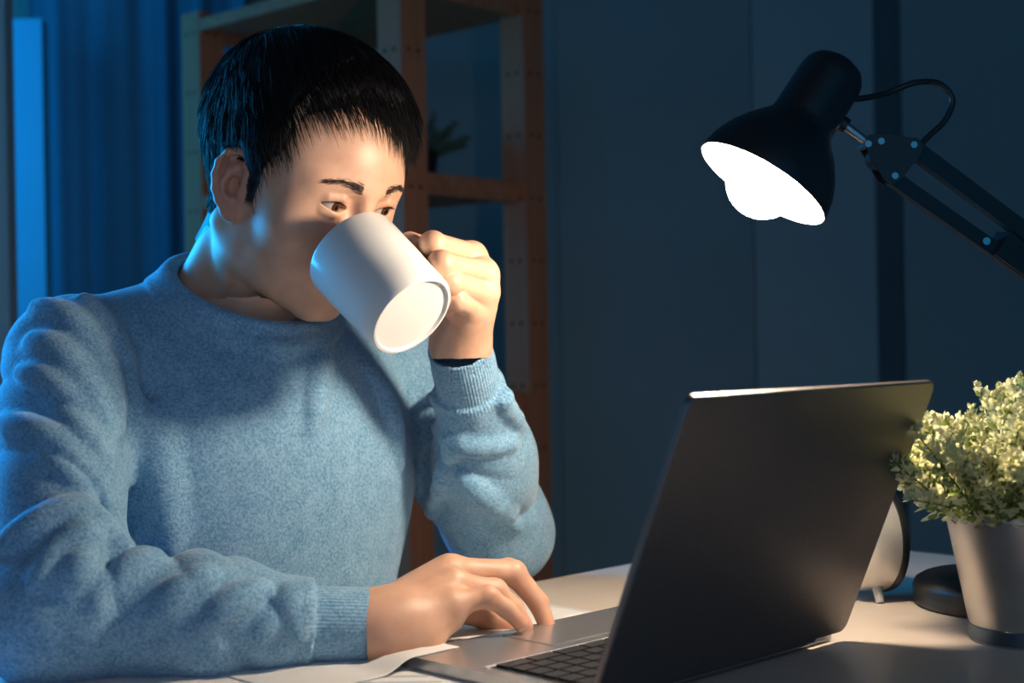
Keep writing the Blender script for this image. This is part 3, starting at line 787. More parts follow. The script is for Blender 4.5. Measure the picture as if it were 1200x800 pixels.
# cloth folds, traced where they run
for pts, r, k, dep in (
    # right shoulder / upper arm
    ([(62, 338), (100, 352), (132, 400), (152, 470), (158, 560)], .0075, .016, 0.000),
    ([(45, 360), (85, 380), (118, 430), (135, 500)], .008, .018, 0.000),
    ([(40, 400), (75, 420), (105, 470), (125, 530)], .008, .018, 0.000),
    ([(25, 440), (60, 455), (95, 500), (120, 560)], .007, .016, 0.000),
    ([(8, 500), (45, 515), (85, 550), (120, 590)], .007, .016, 0.000),
    ([(5, 640), (50, 615), (100, 610), (140, 640)], .008, .018, 0.000),
    # forearm
    ([(45, 680), (75, 645), (110, 630), (150, 640)], .0075, .016, 0.000),
    ([(75, 690), (105, 655), (150, 640)], .0065, .014, 0.000),
    ([(115, 705), (145, 670), (185, 655)], .0065, .014, 0.000),
    ([(180, 725), (215, 690), (245, 672)], .006, .014, 0.000),
    ([(240, 735), (275, 705), (310, 690)], .006, .014, 0.000),
    ([(335, 690), (345, 705), (340, 730), (348, 748)], .0055, .010, 0.000),
    ([(300, 745), (330, 715), (352, 700)], .0055, .012, 0.000),
    ([(350, 688), (360, 700), (356, 730)], .005, .010, 0.000),
    # left forearm and elbow
    ([(500, 470), (530, 462), (575, 455), (582, 432)], .0065, .012, 0.000),
    ([(585, 440), (590, 470), (610, 500)], .006, .012, 0.000),
    ([(540, 555), (570, 580), (605, 615)], .0065, .012, 0.000),
    ([(510, 500), (545, 520), (600, 520)], .005, .014, 0.000),
    ([(505, 600), (520, 560), (530, 520)], .006, .012, 0.000),
    # chest
    ([(185, 480), (190, 560), (200, 640)], .008, .022, -.003),
    ([(384, 400), (372, 450), (366, 500)], .006, .016, -.002),
    ([(90, 312), (120, 308), (165, 312)], .007, .014, 0.001),
    ([(305, 405), (330, 412), (362, 400)], .004, .012, 0.000),
    ([(430, 430), (455, 480), (468, 540)], .006, .016, 0.000)):
    fold(pts, r * 1.2, k * 0.75, dep + 0.0008)
V, Q = mesh_sdf(sweater, (-0.50, 0.93, 0.56), (0.12, 1.64, 1.10), 0.0022)
V = V[:]; me = np_mesh('sweater', V, Q)
p4 = V.astype(F4)
t_, r_ = collar_cut(p4)
rib = np.zeros(len(V), F4); rib[np.sqrt((r_ - 0.068) ** 2 + t_ ** 2) < 0.026] = 1
ang = np.zeros(len(V), F4)
x_, y_, d_ = [np.array(a) for a in frame(CN)]
q_ = V - CC; ang = np.where(rib > 0, np.arctan2(q_ @ y_, q_ @ x_) * 0.07, 0)
for cf, ax in ((R_CUFF, R_AX), (L_CUFF, L_AX)):
    q_ = V - cf; t = q_ @ ax; rr_ = np.linalg.norm(q_ - t[:, None] * ax, axis=1)
    mk = (np.abs(t + 0.03) < 0.0305) & (rr_ < 0.05); x_, y_, d_ = [np.array(a) for a in frame(ax)]
    rib[mk] = 1; ang[mk] = np.arctan2(q_[mk] @ y_, q_[mk] @ x_) * 0.032
attr(me, 'rib', rib); attr(me, 'around', ang)
knit = mat('blue_knit', (0.22, 0.36, 0.46), 0.9, 0, 0.15)
N_, L_, B_ = NT(knit)
B_.inputs['Sheen Weight'].default_value = 0.25; B_.inputs['Sheen Roughness'].default_value = 0.5
tc = node(knit, 'ShaderNodeTexCoord')
n1 = node(knit, 'ShaderNodeTexNoise', Scale=420.0, Detail=3.0); link(knit, tc.outputs['Object'], n1.inputs['Vector'])
n2 = node(knit, 'ShaderNodeTexNoise', Scale=60.0, Detail=3.0); link(knit, tc.outputs['Object'], n2.inputs['Vector'])
ad = node(knit, 'ShaderNodeMath', operation='MULTIPLY_ADD'); ad.inputs[1].default_value = 0.35; link(knit, n2.outputs[0], ad.inputs[0]); link(knit, n1.outputs[0], ad.inputs[2])
r1 = ramp(knit, [(0.45, (0.095, 0.255, 0.405)), (0.85, (0.285, 0.475, 0.63))]); link(knit, ad.outputs[0], r1.inputs[0]); link(knit, r1.outputs[0], B_.inputs['Base Color'])
at = node(knit, 'ShaderNodeAttribute', attribute_name='around'); ar = node(knit, 'ShaderNodeAttribute', attribute_name='rib')
ms = node(knit, 'ShaderNodeMath', operation='MULTIPLY'); ms.inputs[1].default_value = 2 * math.pi / 0.0032; link(knit, at.outputs['Fac'], ms.inputs[0])
sn = node(knit, 'ShaderNodeMath', operation='SINE'); link(knit, ms.outputs[0], sn.inputs[0])
m2 = node(knit, 'ShaderNodeMath', operation='MULTIPLY'); link(knit, sn.outputs[0], m2.inputs[0]); link(knit, ar.outputs['Fac'], m2.inputs[1])
m3 = node(knit, 'ShaderNodeMath', operation='MULTIPLY_ADD'); m3.inputs[1].default_value = 0.22; link(knit, m2.outputs[0], m3.inputs[0]); link(knit, n1.outputs[0], m3.inputs[2])
bp = node(knit, 'ShaderNodeBump', Strength=0.55, Distance=0.0012); link(knit, m3.outputs[0], bp.inputs['Height']); link(knit, bp.outputs[0], B_.inputs['Normal'])
sw = link_mesh('sweater', me, knit, person)
tag(sw, 'heathered blue knit sweater with ribbed collar and cuffs')
# ------------------------------------------------------------------ mug in the hand
MUG_A = nrm((0.60, -0.50, -0.62)); MUG_B = P(484, 371, 1.135); MUG_H = 0.088
MUG_C = MUG_B - MUG_A * MUG_H
MUG_E = np.array((0.75, 0.6, 0.25)); MUG_E = nrm(MUG_E - MUG_A * (MUG_E @ MUG_A))
ceramic = mat('white_ceramic', (0.80, 0.78, 0.74), 0.22, 0, 0.5)
mug = empty('mug', MUG_B); tag(mug, 'plain white ceramic mug tipped against the drinker\'s mouth', 'mug')
pr = [(0, 0.0022), (0.0335, 0.0022), (0.0350, 0.0), (0.0372, 0.0002), (0.0386, 0.003), (0.0398, 0.020), (0.0408, 0.050), (0.0415, 0.0855), (0.0408, 0.0878), (0.0390, 0.0872),
      (0.0380, 0.080), (0.0368, 0.040), (0.0355, 0.012), (0.031, 0.007), (0, 0.0065)]
lathe('mug_body', MUG_B, -MUG_A, pr, ceramic, mug, 72)
hp = [MUG_B - MUG_A * 0.072 + MUG_E * 0.039, MUG_B - MUG_A * 0.074 + MUG_E * 0.056, MUG_B - MUG_A * 0.062 + MUG_E * 0.069, MUG_B - MUG_A * 0.044 + MUG_E * 0.071,
      MUG_B - MUG_A * 0.026 + MUG_E * 0.062, MUG_B - MUG_A * 0.019 + MUG_E * 0.049, MUG_B - MUG_A * 0.018 + MUG_E * 0.037]
tube('handle', bez(hp, 6), 0.0052, ceramic, mug, 14)
# ------------------------------------------------------------------ laptop
lap_m = noise_mat('dark_aluminium', (0.19, 0.175, 0.17), (0.21, 0.195, 0.19), 300.0, 0.42, 0.03, metal=0.85, bdist=0.0002)
lap_in = noise_mat('grey_aluminium', (0.50, 0.49, 0.49), (0.54, 0.53, 0.53), 300.0, 0.26, 0.03, metal=0.75, bdist=0.0002)
key_m = mat('key_black', (0.015, 0.015, 0.017), 0.45)
edge_m = mat('bright_edge', (0.80, 0.79, 0.77), 0.35, 0.2)
HLw = np.array((0.050, 0.920, DESK)); HRw = np.array((0.249, 1.115, DESK))
LU = nrm(HRw - HLw); LV = np.array((LU[1], -LU[0], 0)); LW = float(np.linalg.norm(HRw - HLw)) + 0.014; LDp = 0.190
lap = empty('laptop', (HLw + HRw) / 2 - LV * LDp / 2); tag(lap, 'open dark grey laptop seen from behind its lid', 'laptop')
lc = (HLw + HRw) / 2 - LV * LDp / 2
def lp(u, v, z): return lc + LU * u + LV * v + ZZ * z      # laptop coordinates: v>0 towards the hinge
box('base', lp(-0.002, -0.003, 0.0060), (LU, LV, ZZ), (LW / 2 - 0.004, LDp / 2 - 0.001, 0.0045), lap_in, lap, 0.003, 3)
for a in (-1, 1):
    for b in (-1, 1): lathe('rubber_foot', lp(a * LW * 0.42, b * LDp * 0.42, 0.0), (0, 0, 1), [(0, 0), (0.006, 0), (0.006, 0.0018), (0, 0.0018)], key_m, lap, 16)
box('trackpad', lp(0, -LDp / 2 + 0.038, 0.0107), (LU, LV, ZZ), (0.050, 0.027, 0.0004), lap_in, lap, 0.0003)
kb = box('keyboard_well', lp(0, LDp / 2 - 0.016 - 0.0455, 0.0106), (LU, LV, ZZ), (LW / 2 - 0.016, 0.0455, 0.0003), key_m, lap)
box('front_edge_line', lp(0, LDp / 2 - 0.016 - 0.0930, 0.0107), (LU, LV, ZZ), (LW / 2 - 0.012, 0.0020, 0.0006), edge_m, lap)
key_proto = None
for r in range(6):
    nk = 14 if r < 5 else 9
    wk = (LW - 0.036) / nk
    for k in range(nk):
        c = lp(-(LW - 0.036) / 2 + wk * (k + 0.5), LDp / 2 - 0.016 - 0.0080 - r * 0.0150, 0.0116)
        if r == 5 and k == 4: pass
        if nk == 14 and key_proto is None or nk == 9 and k == 0:
            bm = bmesh.new(); add_box(bm, (0, 0, 0), (LU, LV, ZZ), (wk / 2 - 0.0012, 0.0064, 0.0010))
            o = bm_obj('key', bm, key_m, None, True, False, 0.0006, 1); key_proto = o
        else:
            o = key_proto.copy(); COL.objects.link(o)
        o.location = c; o.parent = kb; o.matrix_parent_inverse = kb.matrix_world.inverted()
LEAN = math.atan2(0.084, 0.199); LT = nrm(LV * math.sin(LEAN) + ZZ * math.cos(LEAN)); LN = np.cross(LU, LT); LN = LN if LN @ LV > 0 else -LN
lh = 0.2135; hb = (HLw + HRw) / 2 + ZZ * 0.010
bm = bmesh.new()                                        # lid with rounded corners
def rrect(w_, h_, r_, n=6):
    out = []
    for cx, cy, a0 in ((w_ - r_, h_ - r_, 0), (-w_ + r_, h_ - r_, 90), (-w_ + r_, -h_ + r_, 180), (w_ - r_, -h_ + r_, 270)):
        for i in range(n + 1):
            a = math.radians(a0 + 90 * i / n); out.append((cx + r_ * math.cos(a), cy + r_ * math.sin(a)))
    return out
rr_ = rrect(LW / 2, lh / 2, 0.008)
def lidp(x, y, z): return Vector(hb + LU * x + LT * (y + lh / 2) + LN * z)
levels = [(0.0, 0.985), (0.0006, 1.0), (0.0042, 1.0), (0.0052, 0.985)]
rings = [[bm.verts.new(lidp(x * (1 if s == 1 else (1 - 0.0010 / (LW / 2))), y * (1 if s == 1 else 1 - 0.0010 / (lh / 2)), z)) for x, y in rr_] for z, s in levels]
for a, b in zip(rings, rings[1:]):
    for i in range(len(rr_)): bm.faces.new((a[i], a[(i + 1) % len(rr_)], b[(i + 1) % len(rr_)], b[i]))
bm.faces.new(rings[0][::-1]); bm.faces.new(rings[-1])
lid = bm_obj('lid', bm, lap_m, lap)
scr = mat('screen', (0.01, 0.012, 0.015), 0.15); NT(scr)[2].inputs['Emission Color'].default_value = (0.35, 0.6, 1, 1); NT(scr)[2].inputs['Emission Strength'].default_value = 0.25
bm = bmesh.new(); add_box(bm, lidp(0, 0.004, -0.0002), (LU, LT, LN), (LW / 2 - 0.007, lh / 2 - 0.012, 0.0003)); bm_obj('screen', bm, scr, lid)
bm = bmesh.new(); add_tube(bm, [hb - LU * LW * 0.36, hb + LU * LW * 0.36], 0.0055, 16); bm_obj('hinge', bm, lap_m, lap, True)

# ------------------------------------------------------------------ papers
paper_m = noise_mat('paper', (0.70, 0.68, 0.65), (0.76, 0.74, 0.71), 20.0, 0.8)
print_m = mat('printed_paper', (0.73, 0.71, 0.68), 0.8)
N_, L_, B_ = NT(print_m)
tc = node(print_m, 'ShaderNodeTexCoord')
def stripe(scale, axis, thr, col, src):
    sep = node(print_m, 'ShaderNodeSeparateXYZ'); link(print_m, tc.outputs['Generated'], sep.inputs[0])
    m1 = node(print_m, 'ShaderNodeMath', operation='MULTIPLY'); m1.inputs[1].default_value = scale; link(print_m, sep.outputs[axis], m1.inputs[0])
    m2 = node(print_m, 'ShaderNodeMath', operation='FRACT'); link(print_m, m1.outputs[0], m2.inputs[0])
    m3 = node(print_m, 'ShaderNodeMath', operation='LESS_THAN'); m3.inputs[1].default_value = thr; link(print_m, m2.outputs[0], m3.inputs[0])
    nn = node(print_m, 'ShaderNodeTexNoise', Scale=5.0, Detail=0.0); link(print_m, tc.outputs['Generated'], nn.inputs['Vector'])
    m4 = node(print_m, 'ShaderNodeMath', operation='GREATER_THAN'); m4.inputs[1].default_value = 0.52; link(print_m, nn.outputs[0], m4.inputs[0])
    m5 = node(print_m, 'ShaderNodeMath', operation='MULTIPLY'); link(print_m, m3.outputs[0], m5.inputs[0]); link(print_m, m4.outputs[0], m5.inputs[1])
    mx = node(print_m, 'ShaderNodeMix', data_type='RGBA'); link(print_m, m5.outputs[0], mx.inputs['Factor']); mx.inputs['B'].default_value = (*col, 1)
    if isinstance(src, tuple): mx.inputs['A'].default_value = (*src, 1)
    else: link(print_m, src, mx.inputs['A'])
    return mx.outputs['Result']
o_ = stripe(14.0, 1, 0.35, (0.42, 0.47, 0.52), (0.73, 0.71, 0.68)); link(print_m, o_, B_.inputs['Base Color'])
def sheet(c, rot, z, m, label, curl=0.0, w_=0.210, l_=0.297, side=1):
    ca, sa = math.cos(rot), math.sin(rot); ex, ey = np.array((ca, sa, 0)), np.array((-sa, ca, 0)); n = 24
    V, Fc = [], []
    for j in range(n + 1):
        for i in range(n + 1):
            x, y = (i / n - 0.5) * l_, (j / n - 0.5) * w_
            d2 = max(0.0, (x / l_ + 0.5) + (side * y / w_ + 0.5) - 1.45) if curl else 0.0
            V.append(np.array((c[0], c[1], z)) + ex * x + ey * y + ZZ * (curl * d2 ** 1.6))
    for j in range(n):
        for i in range(n):
            a = j * (n + 1) + i; Fc.append((a, a + 1, a + n + 2, a + n + 1))
    o = pydata('paper_sheet', V, Fc, m); s_ = o.modifiers.new('t', 'SOLIDIFY'); s_.thickness = 0.0002; s_.offset = 1
    tag(o, label, 'paper', 'loose papers on the desk')
    return o
angL = math.atan2(LU[1], LU[0])
e1 = D(692, 716); fl_ = lp(0, -LDp / 2, 0)
c1 = e1 - LU * 0.148 - LV * 0.100
sheet(c1, angL - 0.02, DESK + 0.0006, paper_m, 'blank white sheet between the typing hand and the laptop', 0.03)
c2 = D(330, 788) - LV * 0.0
sheet(c2 + np.array((0.02, -0.045, 0)), angL - 0.62, DESK + 0.0011, print_m, 'sheet with blue printed lines under the forearm', 0.0)
c3 = D(90, 792)
sheet(c3 + np.array((0.03, -0.075, 0)), 0.10, DESK + 0.0016, paper_m, 'blank sheet under the elbow at the left edge', 0.0)
# a sheet whose edge rides up onto the laptop's front corner
V, Fc = [], []; n = 40
for j in range(n + 1):
    for i in range(n + 1):
        u, v = -LW / 2 - 0.105 + 0.150 * i / n, -LDp / 2 - 0.150 + 0.168 * j / n
        ug = (u + LW / 2 + 0.03) / 0.03; vg = (v + LDp / 2 + 0.022) / 0.02
        g_ = min(max(min(ug, vg), 0.0), 1.0); g_ = g_ * g_ * (3 - 2 * g_)
        V.append(lp(u, v, 0.0021 + 0.0090 * g_))
for j in range(n):
    for i in range(n):
        a = j * (n + 1) + i; Fc.append((a, a + 1, a + n + 2, a + n + 1))
o = pydata('paper_sheet', V, Fc, paper_m); s_ = o.modifiers.new('t', 'SOLIDIFY'); s_.thickness = 0.0002
tag(o, 'small white sheet overlapping the near front corner of the laptop', 'paper', 'loose papers on the desk')
# ------------------------------------------------------------------ plant in a metal bucket
galv = noise_mat('galvanised_metal', (0.50, 0.49, 0.47), (0.60, 0.58, 0.55), 40.0, 0.34, 0.05, metal=0.9)
band_m = mat('dark_band', (0.10, 0.14, 0.18), 0.35, 0.8)
pc = D(1200, 757); pc = np.array((0.398, 1.112, DESK))
plant = empty('potted_plant', pc); tag(plant, 'pale green bushy plant in a galvanised metal bucket', 'plant')
PH = 0.100
pot = lathe('pot', pc, (0, 0, 1), [(0, 0.0), (0.0415, 0.0), (0.0422, 0.002), (0.0425, 0.014), (0.0435, 0.016), (0.0590, PH - 0.004), (0.0612, PH - 0.003), (0.0618, PH), (0.0606, PH + 0.0022), (0.0590, PH + 0.0005), (0.0560, PH - 0.012), (0.0545, PH - 0.014)], galv, plant, 64)
lathe('base_band', pc, (0, 0, 1), [(0.0422, 0.0015), (0.0432, 0.002), (0.0434, 0.0125), (0.0424, 0.0135)], band_m, pot, 64)
soil_m = noise_mat('soil', (0.03, 0.02, 0.014), (0.06, 0.04, 0.03), 150.0, 0.95, 0.6, bdist=0.004)
lathe('soil', pc, (0, 0, 1), [(0, PH - 0.009), (0.03, PH - 0.010), (0.0552, PH - 0.013)], soil_m, plant, 40)
def leafmat(name, c1, c2):
    m = noise_mat(name, c1, c2, 60.0, 0.5); NT(m)[2].inputs['Subsurface Weight'].default_value = 0.0
    N, L, B = NT(m); tr = node(m, 'ShaderNodeBsdfTranslucent'); tr.inputs[0].default_value = (*c2, 1); mx = node(m, 'ShaderNodeMixShader'); mx.inputs[0].default_value = 0.3
    out = N['Material Output']; link(m, B.outputs[0], mx.inputs[1]); link(m, tr.outputs[0], mx.inputs[2]); link(m, mx.outputs[0], out.inputs[0])
    return m
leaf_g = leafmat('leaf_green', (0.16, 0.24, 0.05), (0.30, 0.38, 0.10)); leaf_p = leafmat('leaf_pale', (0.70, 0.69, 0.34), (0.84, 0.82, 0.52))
stem_m = mat('stem_green', (0.14, 0.17, 0.05), 0.6)
def leaf_geo(V, Fc, M, p, d, up, L, W, mi):
    d = nrm(d); s = np.cross(d, up); s = s / (np.linalg.norm(s) + 1e-9); nn = np.cross(s, d); b = len(V)
    V += [p, p + d * L * 0.35 + s * W - nn * 0.0006, p + d * L * 0.75 + s * W * 0.8, p + d * L, p + d * L * 0.75 - s * W * 0.8, p + d * L * 0.35 - s * W - nn * 0.0006, p + d * L * 0.5 + nn * 0.0012]
    for a, c in ((0, 1), (1, 2), (2, 3), (3, 4), (4, 5), (5, 0)): Fc.append((b + a, b + c, b + 6)); M.append(mi)
def sprig_mesh(seed, L=0.095):
    R = np.random.default_rng(seed); V, Fc, M = [], [], []
    bend = R.normal(0, 0.12, 2); pts = [np.array((bend[0] * t * t * L, bend[1] * t * t * L, t * L)) for t in np.linspace(0, 1, 8)]
    # stem
    for i in range(7):
        b = len(V)
        for q in (pts[i], pts[i + 1]):
            for a in (0, 2.1, 4.2): V.append(q + np.array((math.cos(a), math.sin(a), 0)) * 0.0007)
        for k in range(3): Fc.append((b + k, b + (k + 1) % 3, b + 3 + (k + 1) % 3, b + 3 + k)); M.append(2)
    n = 44
    for i in range(n):
        t = 0.22 + 0.78 * (i / (n - 1)) ** 0.8; k = min(int(t * 7), 6); q = pts[k] + (pts[k + 1] - pts[k]) * (t * 7 - k)
        a = i * 2.4 + R.normal(0, 0.3); el = 0.15 + 0.9 * t
        d = np.array((math.cos(a) * math.cos(el), math.sin(a) * math.cos(el), math.sin(el)))
        pale = R.random() < (0.25 + 0.65 * t)
        sc = R.uniform(0.8, 1.25) * (1.15 - 0.35 * t)
        q = q + d * R.uniform(0, 0.006)
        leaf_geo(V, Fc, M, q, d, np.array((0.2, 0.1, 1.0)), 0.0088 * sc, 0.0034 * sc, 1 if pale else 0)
        if t > 0.55 and R.random() < 0.5:
            for kk in range(3):
                a2 = R.uniform(0, 6.28); d2 = nrm(d + 0.9 * np.array((math.cos(a2), math.sin(a2), 0.4)))
                leaf_geo(V, Fc, M, q + d * 0.004, d2, np.array((0.2, 0.1, 1.0)), 0.0062, 0.0026, 1)
    me = bpy.data.meshes.new('sprig'); me.from_pydata([tuple(map(float, v)) for v in V], [], Fc)
    for m in (leaf_g, leaf_p, stem_m): me.materials.append(m)
    me.polygons.foreach_set('material_index', M); me.update(); return me
sm = [sprig_mesh(s) for s in range(7)]
R = np.random.default_rng(4)
def sprigs(n, root, base, r0, tilt, s0, s1, meshes, z0):
    for i in range(n):
        rad = r0 * math.sqrt((i + 0.5) / n); a = i * 2.39996
        o = bpy.data.objects.new('sprig', meshes[i % len(meshes)]); COL.objects.link(o)
        d = Vector((math.cos(a) * rad / r0 * tilt, math.sin(a) * rad / r0 * tilt, 1)).normalized()
        s = R.uniform(s0, s1) * (1.0 - 0.10 * (rad / r0))
        q = d.to_track_quat('Z', 'Y')
        mw = Matrix.Translation(Vector((base[0] + math.cos(a) * rad, base[1] + math.sin(a) * rad, z0 - 0.006))) @ q.to_matrix().to_4x4() @ Matrix.Rotation(R.uniform(0, 6.28), 4, 'Z') @ Matrix.Scale(s, 4)
        o.parent = root; o.matrix_parent_inverse = root.matrix_world.inverted(); o.matrix_basis = mw
bpy.context.view_layer.update()
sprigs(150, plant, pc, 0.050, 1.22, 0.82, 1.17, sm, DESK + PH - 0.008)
# ------------------------------------------------------------------ alarm clock behind the laptop
white_metal = noise_mat('clock_silver', (0.62, 0.60, 0.56), (0.68, 0.66, 0.62), 30.0, 0.32, 0.02, metal=0.55)
blk = mat('black_rim', (0.012, 0.013, 0.015), 0.3)
ke = nrm((0.97, 0.24, 0)); kc = P(1013, 646, 1.30); kr = 0.0485; kc[2] = DESK + kr + 0.0065
clock = empty('alarm_clock', (kc[0], kc[1], DESK)); tag(clock, 'small round silver clock with a black rim beside the laptop', 'clock')
lathe('case', kc, ke, [(0, -0.030), (0.022, -0.0295), (0.036, -0.026), (0.0445, -0.018), (0.0475, -0.006), (0.0478, 0.014), (0, 0.014)], white_metal, clock, 56)
lathe('rim', kc, ke, [(0.0470, 0.012), (0.0488, 0.0125), (0.0495, 0.0155), (0.0488, 0.019), (0.0450, 0.019), (0.0440, 0.0165)], blk, clock, 56)
face_m = mat('dial_white', (0.75, 0.74, 0.70), 0.4); dl = lathe('dial', kc, ke, [(0, 0.0165), (0.0445, 0.0165)], face_m, clock, 48)
kx = np.cross(ZZ, ke)
for a, ln_ in ((0.6, 0.030), (2.6, 0.022)):
    d = ZZ * math.cos(a) + kx * math.sin(a); tube('hand', [kc + ke * 0.0175, kc + ke * 0.0175 + d * ln_], 0.0009, blk, dl, 6)
for s in (-1, 1):
    b = kc + kx * s * 0.022 - ZZ * 0.040; tube('foot', [b, b + kx * s * 0.006 - ZZ * 0.0145], [0.0045, 0.0038], white_metal, clock, 14)
tube('knob', [kc - ke * 0.029, kc - ke * 0.036], [0.006, 0.005], blk, clock, 16)
# ------------------------------------------------------------------ desk lamp
lb = mat('lamp_black', (0.012, 0.013, 0.015), 0.36, 0.0, 0.5)
lwhite = mat('shade_inside', (0.82, 0.80, 0.76), 0.5)
chrome = mat('chrome', (0.42, 0.43, 0.45), 0.28, 1.0)
dL = 1.08; K = dL / FPX
LO = P(893, 216, dL); la_ = nrm((-0.54, -0.10, -0.83)); 
ro = P(893 + 140, 216 + 92, dL) - LO
la_ = nrm(la_ - nrm(ro) * (la_ @ nrm(ro)))               # opening axis, square to the rim's long axis
up_ = -la_
base_c = np.array((0.438, 1.255, DESK))
lampo = empty('desk_lamp', base_c); tag(lampo, 'black adjustable desk lamp switched on beside the laptop', 'lamp')
prof = [(84, 0), (83.5, 8), (80, 24), (72, 42), (60, 60), (48, 74), (41, 82), (39.5, 90), (39, 146), (37, 156), (31, 165), (20, 171), (0, 173)]
po = [(r * K, h * K / 0.966) for r, h in prof]
pi_ = [((r - 1.6) * K, (h + 0.5) * K / 0.966) for r, h in prof[:8]]
lathe('shade', LO, up_, [(pi_[0][0], po[0][1])] + po, lb, lampo, 64)
sh_in = lathe('shade_lining', LO, up_, pi_ + [(0, pi_[-1][1])], lwhite, lampo, 64)
bulb_m = bpy.data.materials.new('bulb_glow'); bulb_m.use_nodes = True; nt = bulb_m.node_tree; nt.nodes.clear()
em = nt.nodes.new('ShaderNodeEmission'); ou = nt.nodes.new('ShaderNodeOutputMaterial'); em.inputs[0].default_value = (*LAMP_COL, 1); em.inputs[1].default_value = LAMP_POWER * 30; nt.links.new(em.outputs[0], ou.inputs[0])
br = 44 * K; bc0 = 4 * K
bp_ = [(0, -br + bc0)] + [(br * math.sin(t), bc0 - br * math.cos(t)) for t in np.linspace(0.08, 2.2, 22)] + [(0.017, bc0 + 0.034), (0.0135, bc0 + 0.046)]
lathe('bulb', LO, up_, bp_, bulb_m, lampo, 40)
lathe('socket', LO, up_, [(0.0135, bc0 + 0.046), (0.016, bc0 + 0.047), (0.016, bc0 + 0.075), (0, bc0 + 0.075)], lwhite, lampo, 24)
# swivel stem, bracket and arms
dB = dL + 0.015
st0, st1 = P(990, 147, dB), P(1014, 165, dB)
tube('stem', [st0, st1], 0.0035, chrome, lampo, 12)
tube('stem_collar', [P(985, 143, dB), P(992, 148, dB)], 0.006, lb, lampo, 14)
bn = nrm(np.cross(P(1073, 172, dB) - P(1043, 208, dB), P(1014, 165, dB) - P(1043, 208, dB)))
def plate(name, pts, off, th, m):
    bm = bmesh.new(); A = [bm.verts.new(Vector(P(x, y, dB) + bn * (off - th / 2))) for x, y in pts]; B = [bm.verts.new(Vector(P(x, y, dB) + bn * (off + th / 2))) for x, y in pts]
    bm.faces.new(A); bm.faces.new(B[::-1])
    for i in range(len(pts)): bm.faces.new((A[i], A[(i + 1) % len(pts)], B[(i + 1) % len(pts)], B[i]))
    return bm_obj(name, bm, m, lampo, True, False, 0.0008, 2)
bpts = [(1010, 172), (1014, 160), (1030, 159), (1072, 164), (1078, 174), (1074, 184), (1052, 212), (1041, 217), (1032, 211)]
for of in (-0.009, 0.009): plate('bracket_plate', bpts, of, 0.0018, lb)
tube('bracket_spacer', [P(1030, 185, dB) - bn * 0.009, P(1030, 185, dB) + bn * 0.009], 0.009, lb, lampo, 16)
for x, y in ((1028, 168), (1066, 172), (1044, 208), (1013, 171)):
    tube('bolt', [P(x, y, dB) - bn * 0.0125, P(x, y, dB) + bn * 0.0125], 0.0026, chrome, lampo, 12)
dE = dL + 0.06
a0, a1 = P(1068, 173, dB), P(1068 + 262, 173 + 196, dE)
b0, b1 = P(1044, 208, dB), P(1044 + 262, 208 + 184, dE)
def bar(name, p, q, hw, m, par=lampo):
    x, y, d = frame(q - p, bn); bm = bmesh.new(); add_box(bm, (p + q) / 2, (x, y, d), (hw, hw, float(np.linalg.norm(q - p)) / 2)); return bm_obj(name, bm, m, par, True, False, 0.0015, 2)
bar('upper_arm', a0, a1, 0.0062, lb); ab_ = bar('upper_arm', b0, b1, 0.0055, lb)
s0, s1 = b0 + (b1 - b0) * 0.44, b0 + (b1 - b0) * 0.95
bar('spring_cover', s0 + np.array((0.004, 0, 0.004)), s1 + np.array((0.004, 0, 0.004)), 0.0105, lb)
bolt_c = b0 + (b1 - b0) * 0.40
tube('bolt', [bolt_c - bn * 0.010, bolt_c + bn * 0.010], 0.003, chrome, lampo, 12)
el = (a1 + b1) / 2
bm = bmesh.new(); add_tube(bm, [el - bn * 0.012, el + bn * 0.012], 0.026, 24); bm_obj('elbow_joint', bm, lb, lampo, True)
post_b = base_c + np.array((0.02, 0.03, 0.028))
for of in (-0.012, 0.012): bar('lower_arm', post_b + bn * of * 0 + np.array((of, 0, 0.01)), el + np.array((of, 0, 0)), 0.0055, lb)
lathe('lamp_base', base_c, (0, 0, 1), [(0, 0.0), (0.082, 0.0), (0.085, 0.003), (0.0855, 0.017), (0.083, 0.022), (0.077, 0.0255), (0.02, 0.027), (0.016, 0.045), (0, 0.045)], lb, lampo, 64)
cb = [P(996, 116, dB - 0.015), P(1012, 115, dB - 0.01), P(1040, 109, dB), P(1072, 97, dB), P(1100, 98, dB + 0.005), P(1116, 116, dB + 0.006), P(1108, 140, dB + 0.004), P(1090, 158, dB + 0.002), P(1076, 172, dB)]
tube('cable', bez(cb, 8), 0.0024, lb, lampo, 10)
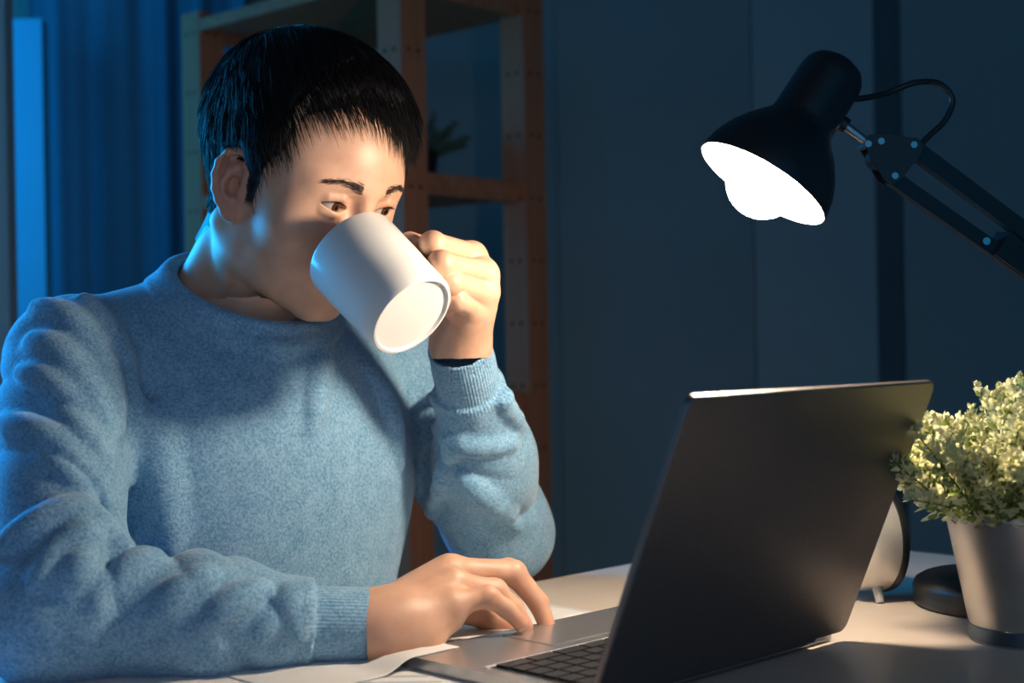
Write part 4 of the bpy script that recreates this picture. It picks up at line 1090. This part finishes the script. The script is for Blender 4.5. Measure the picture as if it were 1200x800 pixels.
# ------------------------------------------------------------------ small plant on the shelf
sp_ = P(522, 196, 2.42); spz = zmid - 0.002
sc_ = np.array((sp_[0], sp_[1], spz))
sc_ = cen + SS * 0.0 - SL * (Ls / 2 - 0.115); sc_[2] = spz
splant = empty('shelf_plant', sc_); tag(splant, 'small trailing green plant in a black pot on the pine shelf', 'plant')
lathe('pot', sc_, (0, 0, 1), [(0, 0), (0.030, 0), (0.038, 0.052), (0.040, 0.055), (0.036, 0.055), (0.034, 0.048), (0, 0.046)], blk, splant, 32)
lg2 = leafmat('leaf_dull', (0.10, 0.15, 0.10), (0.18, 0.24, 0.16))
sm2 = []
for s in range(3):
    m_ = sprig_mesh(40 + s, 0.085); m_.materials[0] = lg2; m_.materials[1] = lg2; sm2.append(m_)
bpy.context.view_layer.update()
sprigs(26, splant, sc_, 0.030, 2.6, 0.7, 1.0, sm2, spz + 0.052)
# ------------------------------------------------------------------ trousers and stool (below the desk)
denim = noise_mat('trousers', (0.02, 0.025, 0.04), (0.03, 0.035, 0.05), 200.0, 0.85)
HIP = tl((0, -0.02, 0.56)); 
def trousers(p):
    d = ell(p, HIP, (0.17, 0.12, 0.10), TR)
    for s in (-1, 1):
        kn = HIP + UU * s * 0.12 + VV * 0.40 - ZZ * 0.04; an = kn + VV * 0.02 - ZZ * 0.46
        d = smin(d, cap(p, HIP + UU * s * 0.09, kn, 0.085, 0.062), 0.05); d = smin(d, cap(p, kn, an, 0.060, 0.045), 0.03)
    return d
V, Q = mesh_sdf(trousers, (HIP[0] - 0.4, HIP[1] - 0.6, 0.0), (HIP[0] + 0.55, HIP[1] + 0.35, 0.72), 0.008)
link_mesh('trousers', np_mesh('trousers', V, Q), denim, person)
for s in (-1, 1):
    an = HIP + UU * s * 0.12 + VV * 0.42; 
    bm = bmesh.new(); add_tube(bm, [an + ZZ * (0.045 - an[2]) - VV * 0.05, an + ZZ * (0.045 - an[2]) + VV * 0.05, an + ZZ * (0.032 - an[2]) + VV * 0.15], [0.042, 0.044, 0.03], 16)
    bm_obj('shoe', bm, blk, person, True)
stool = empty('stool', (HIP[0], HIP[1], 0)); tag(stool, 'round dark stool under the seated person', 'stool')
lathe('seat', (HIP[0], HIP[1], 0.425), (0, 0, 1), [(0, 0), (0.17, 0), (0.185, 0.012), (0.185, 0.03), (0.17, 0.042), (0, 0.042)], steel, stool, 40)
for k in range(4):
    a = k * math.pi / 2 + 0.78; tube('leg', [(HIP[0] + 0.12 * math.cos(a), HIP[1] + 0.12 * math.sin(a), 0.43), (HIP[0] + 0.19 * math.cos(a), HIP[1] + 0.19 * math.sin(a), 0)], 0.013, steel, stool, 10)
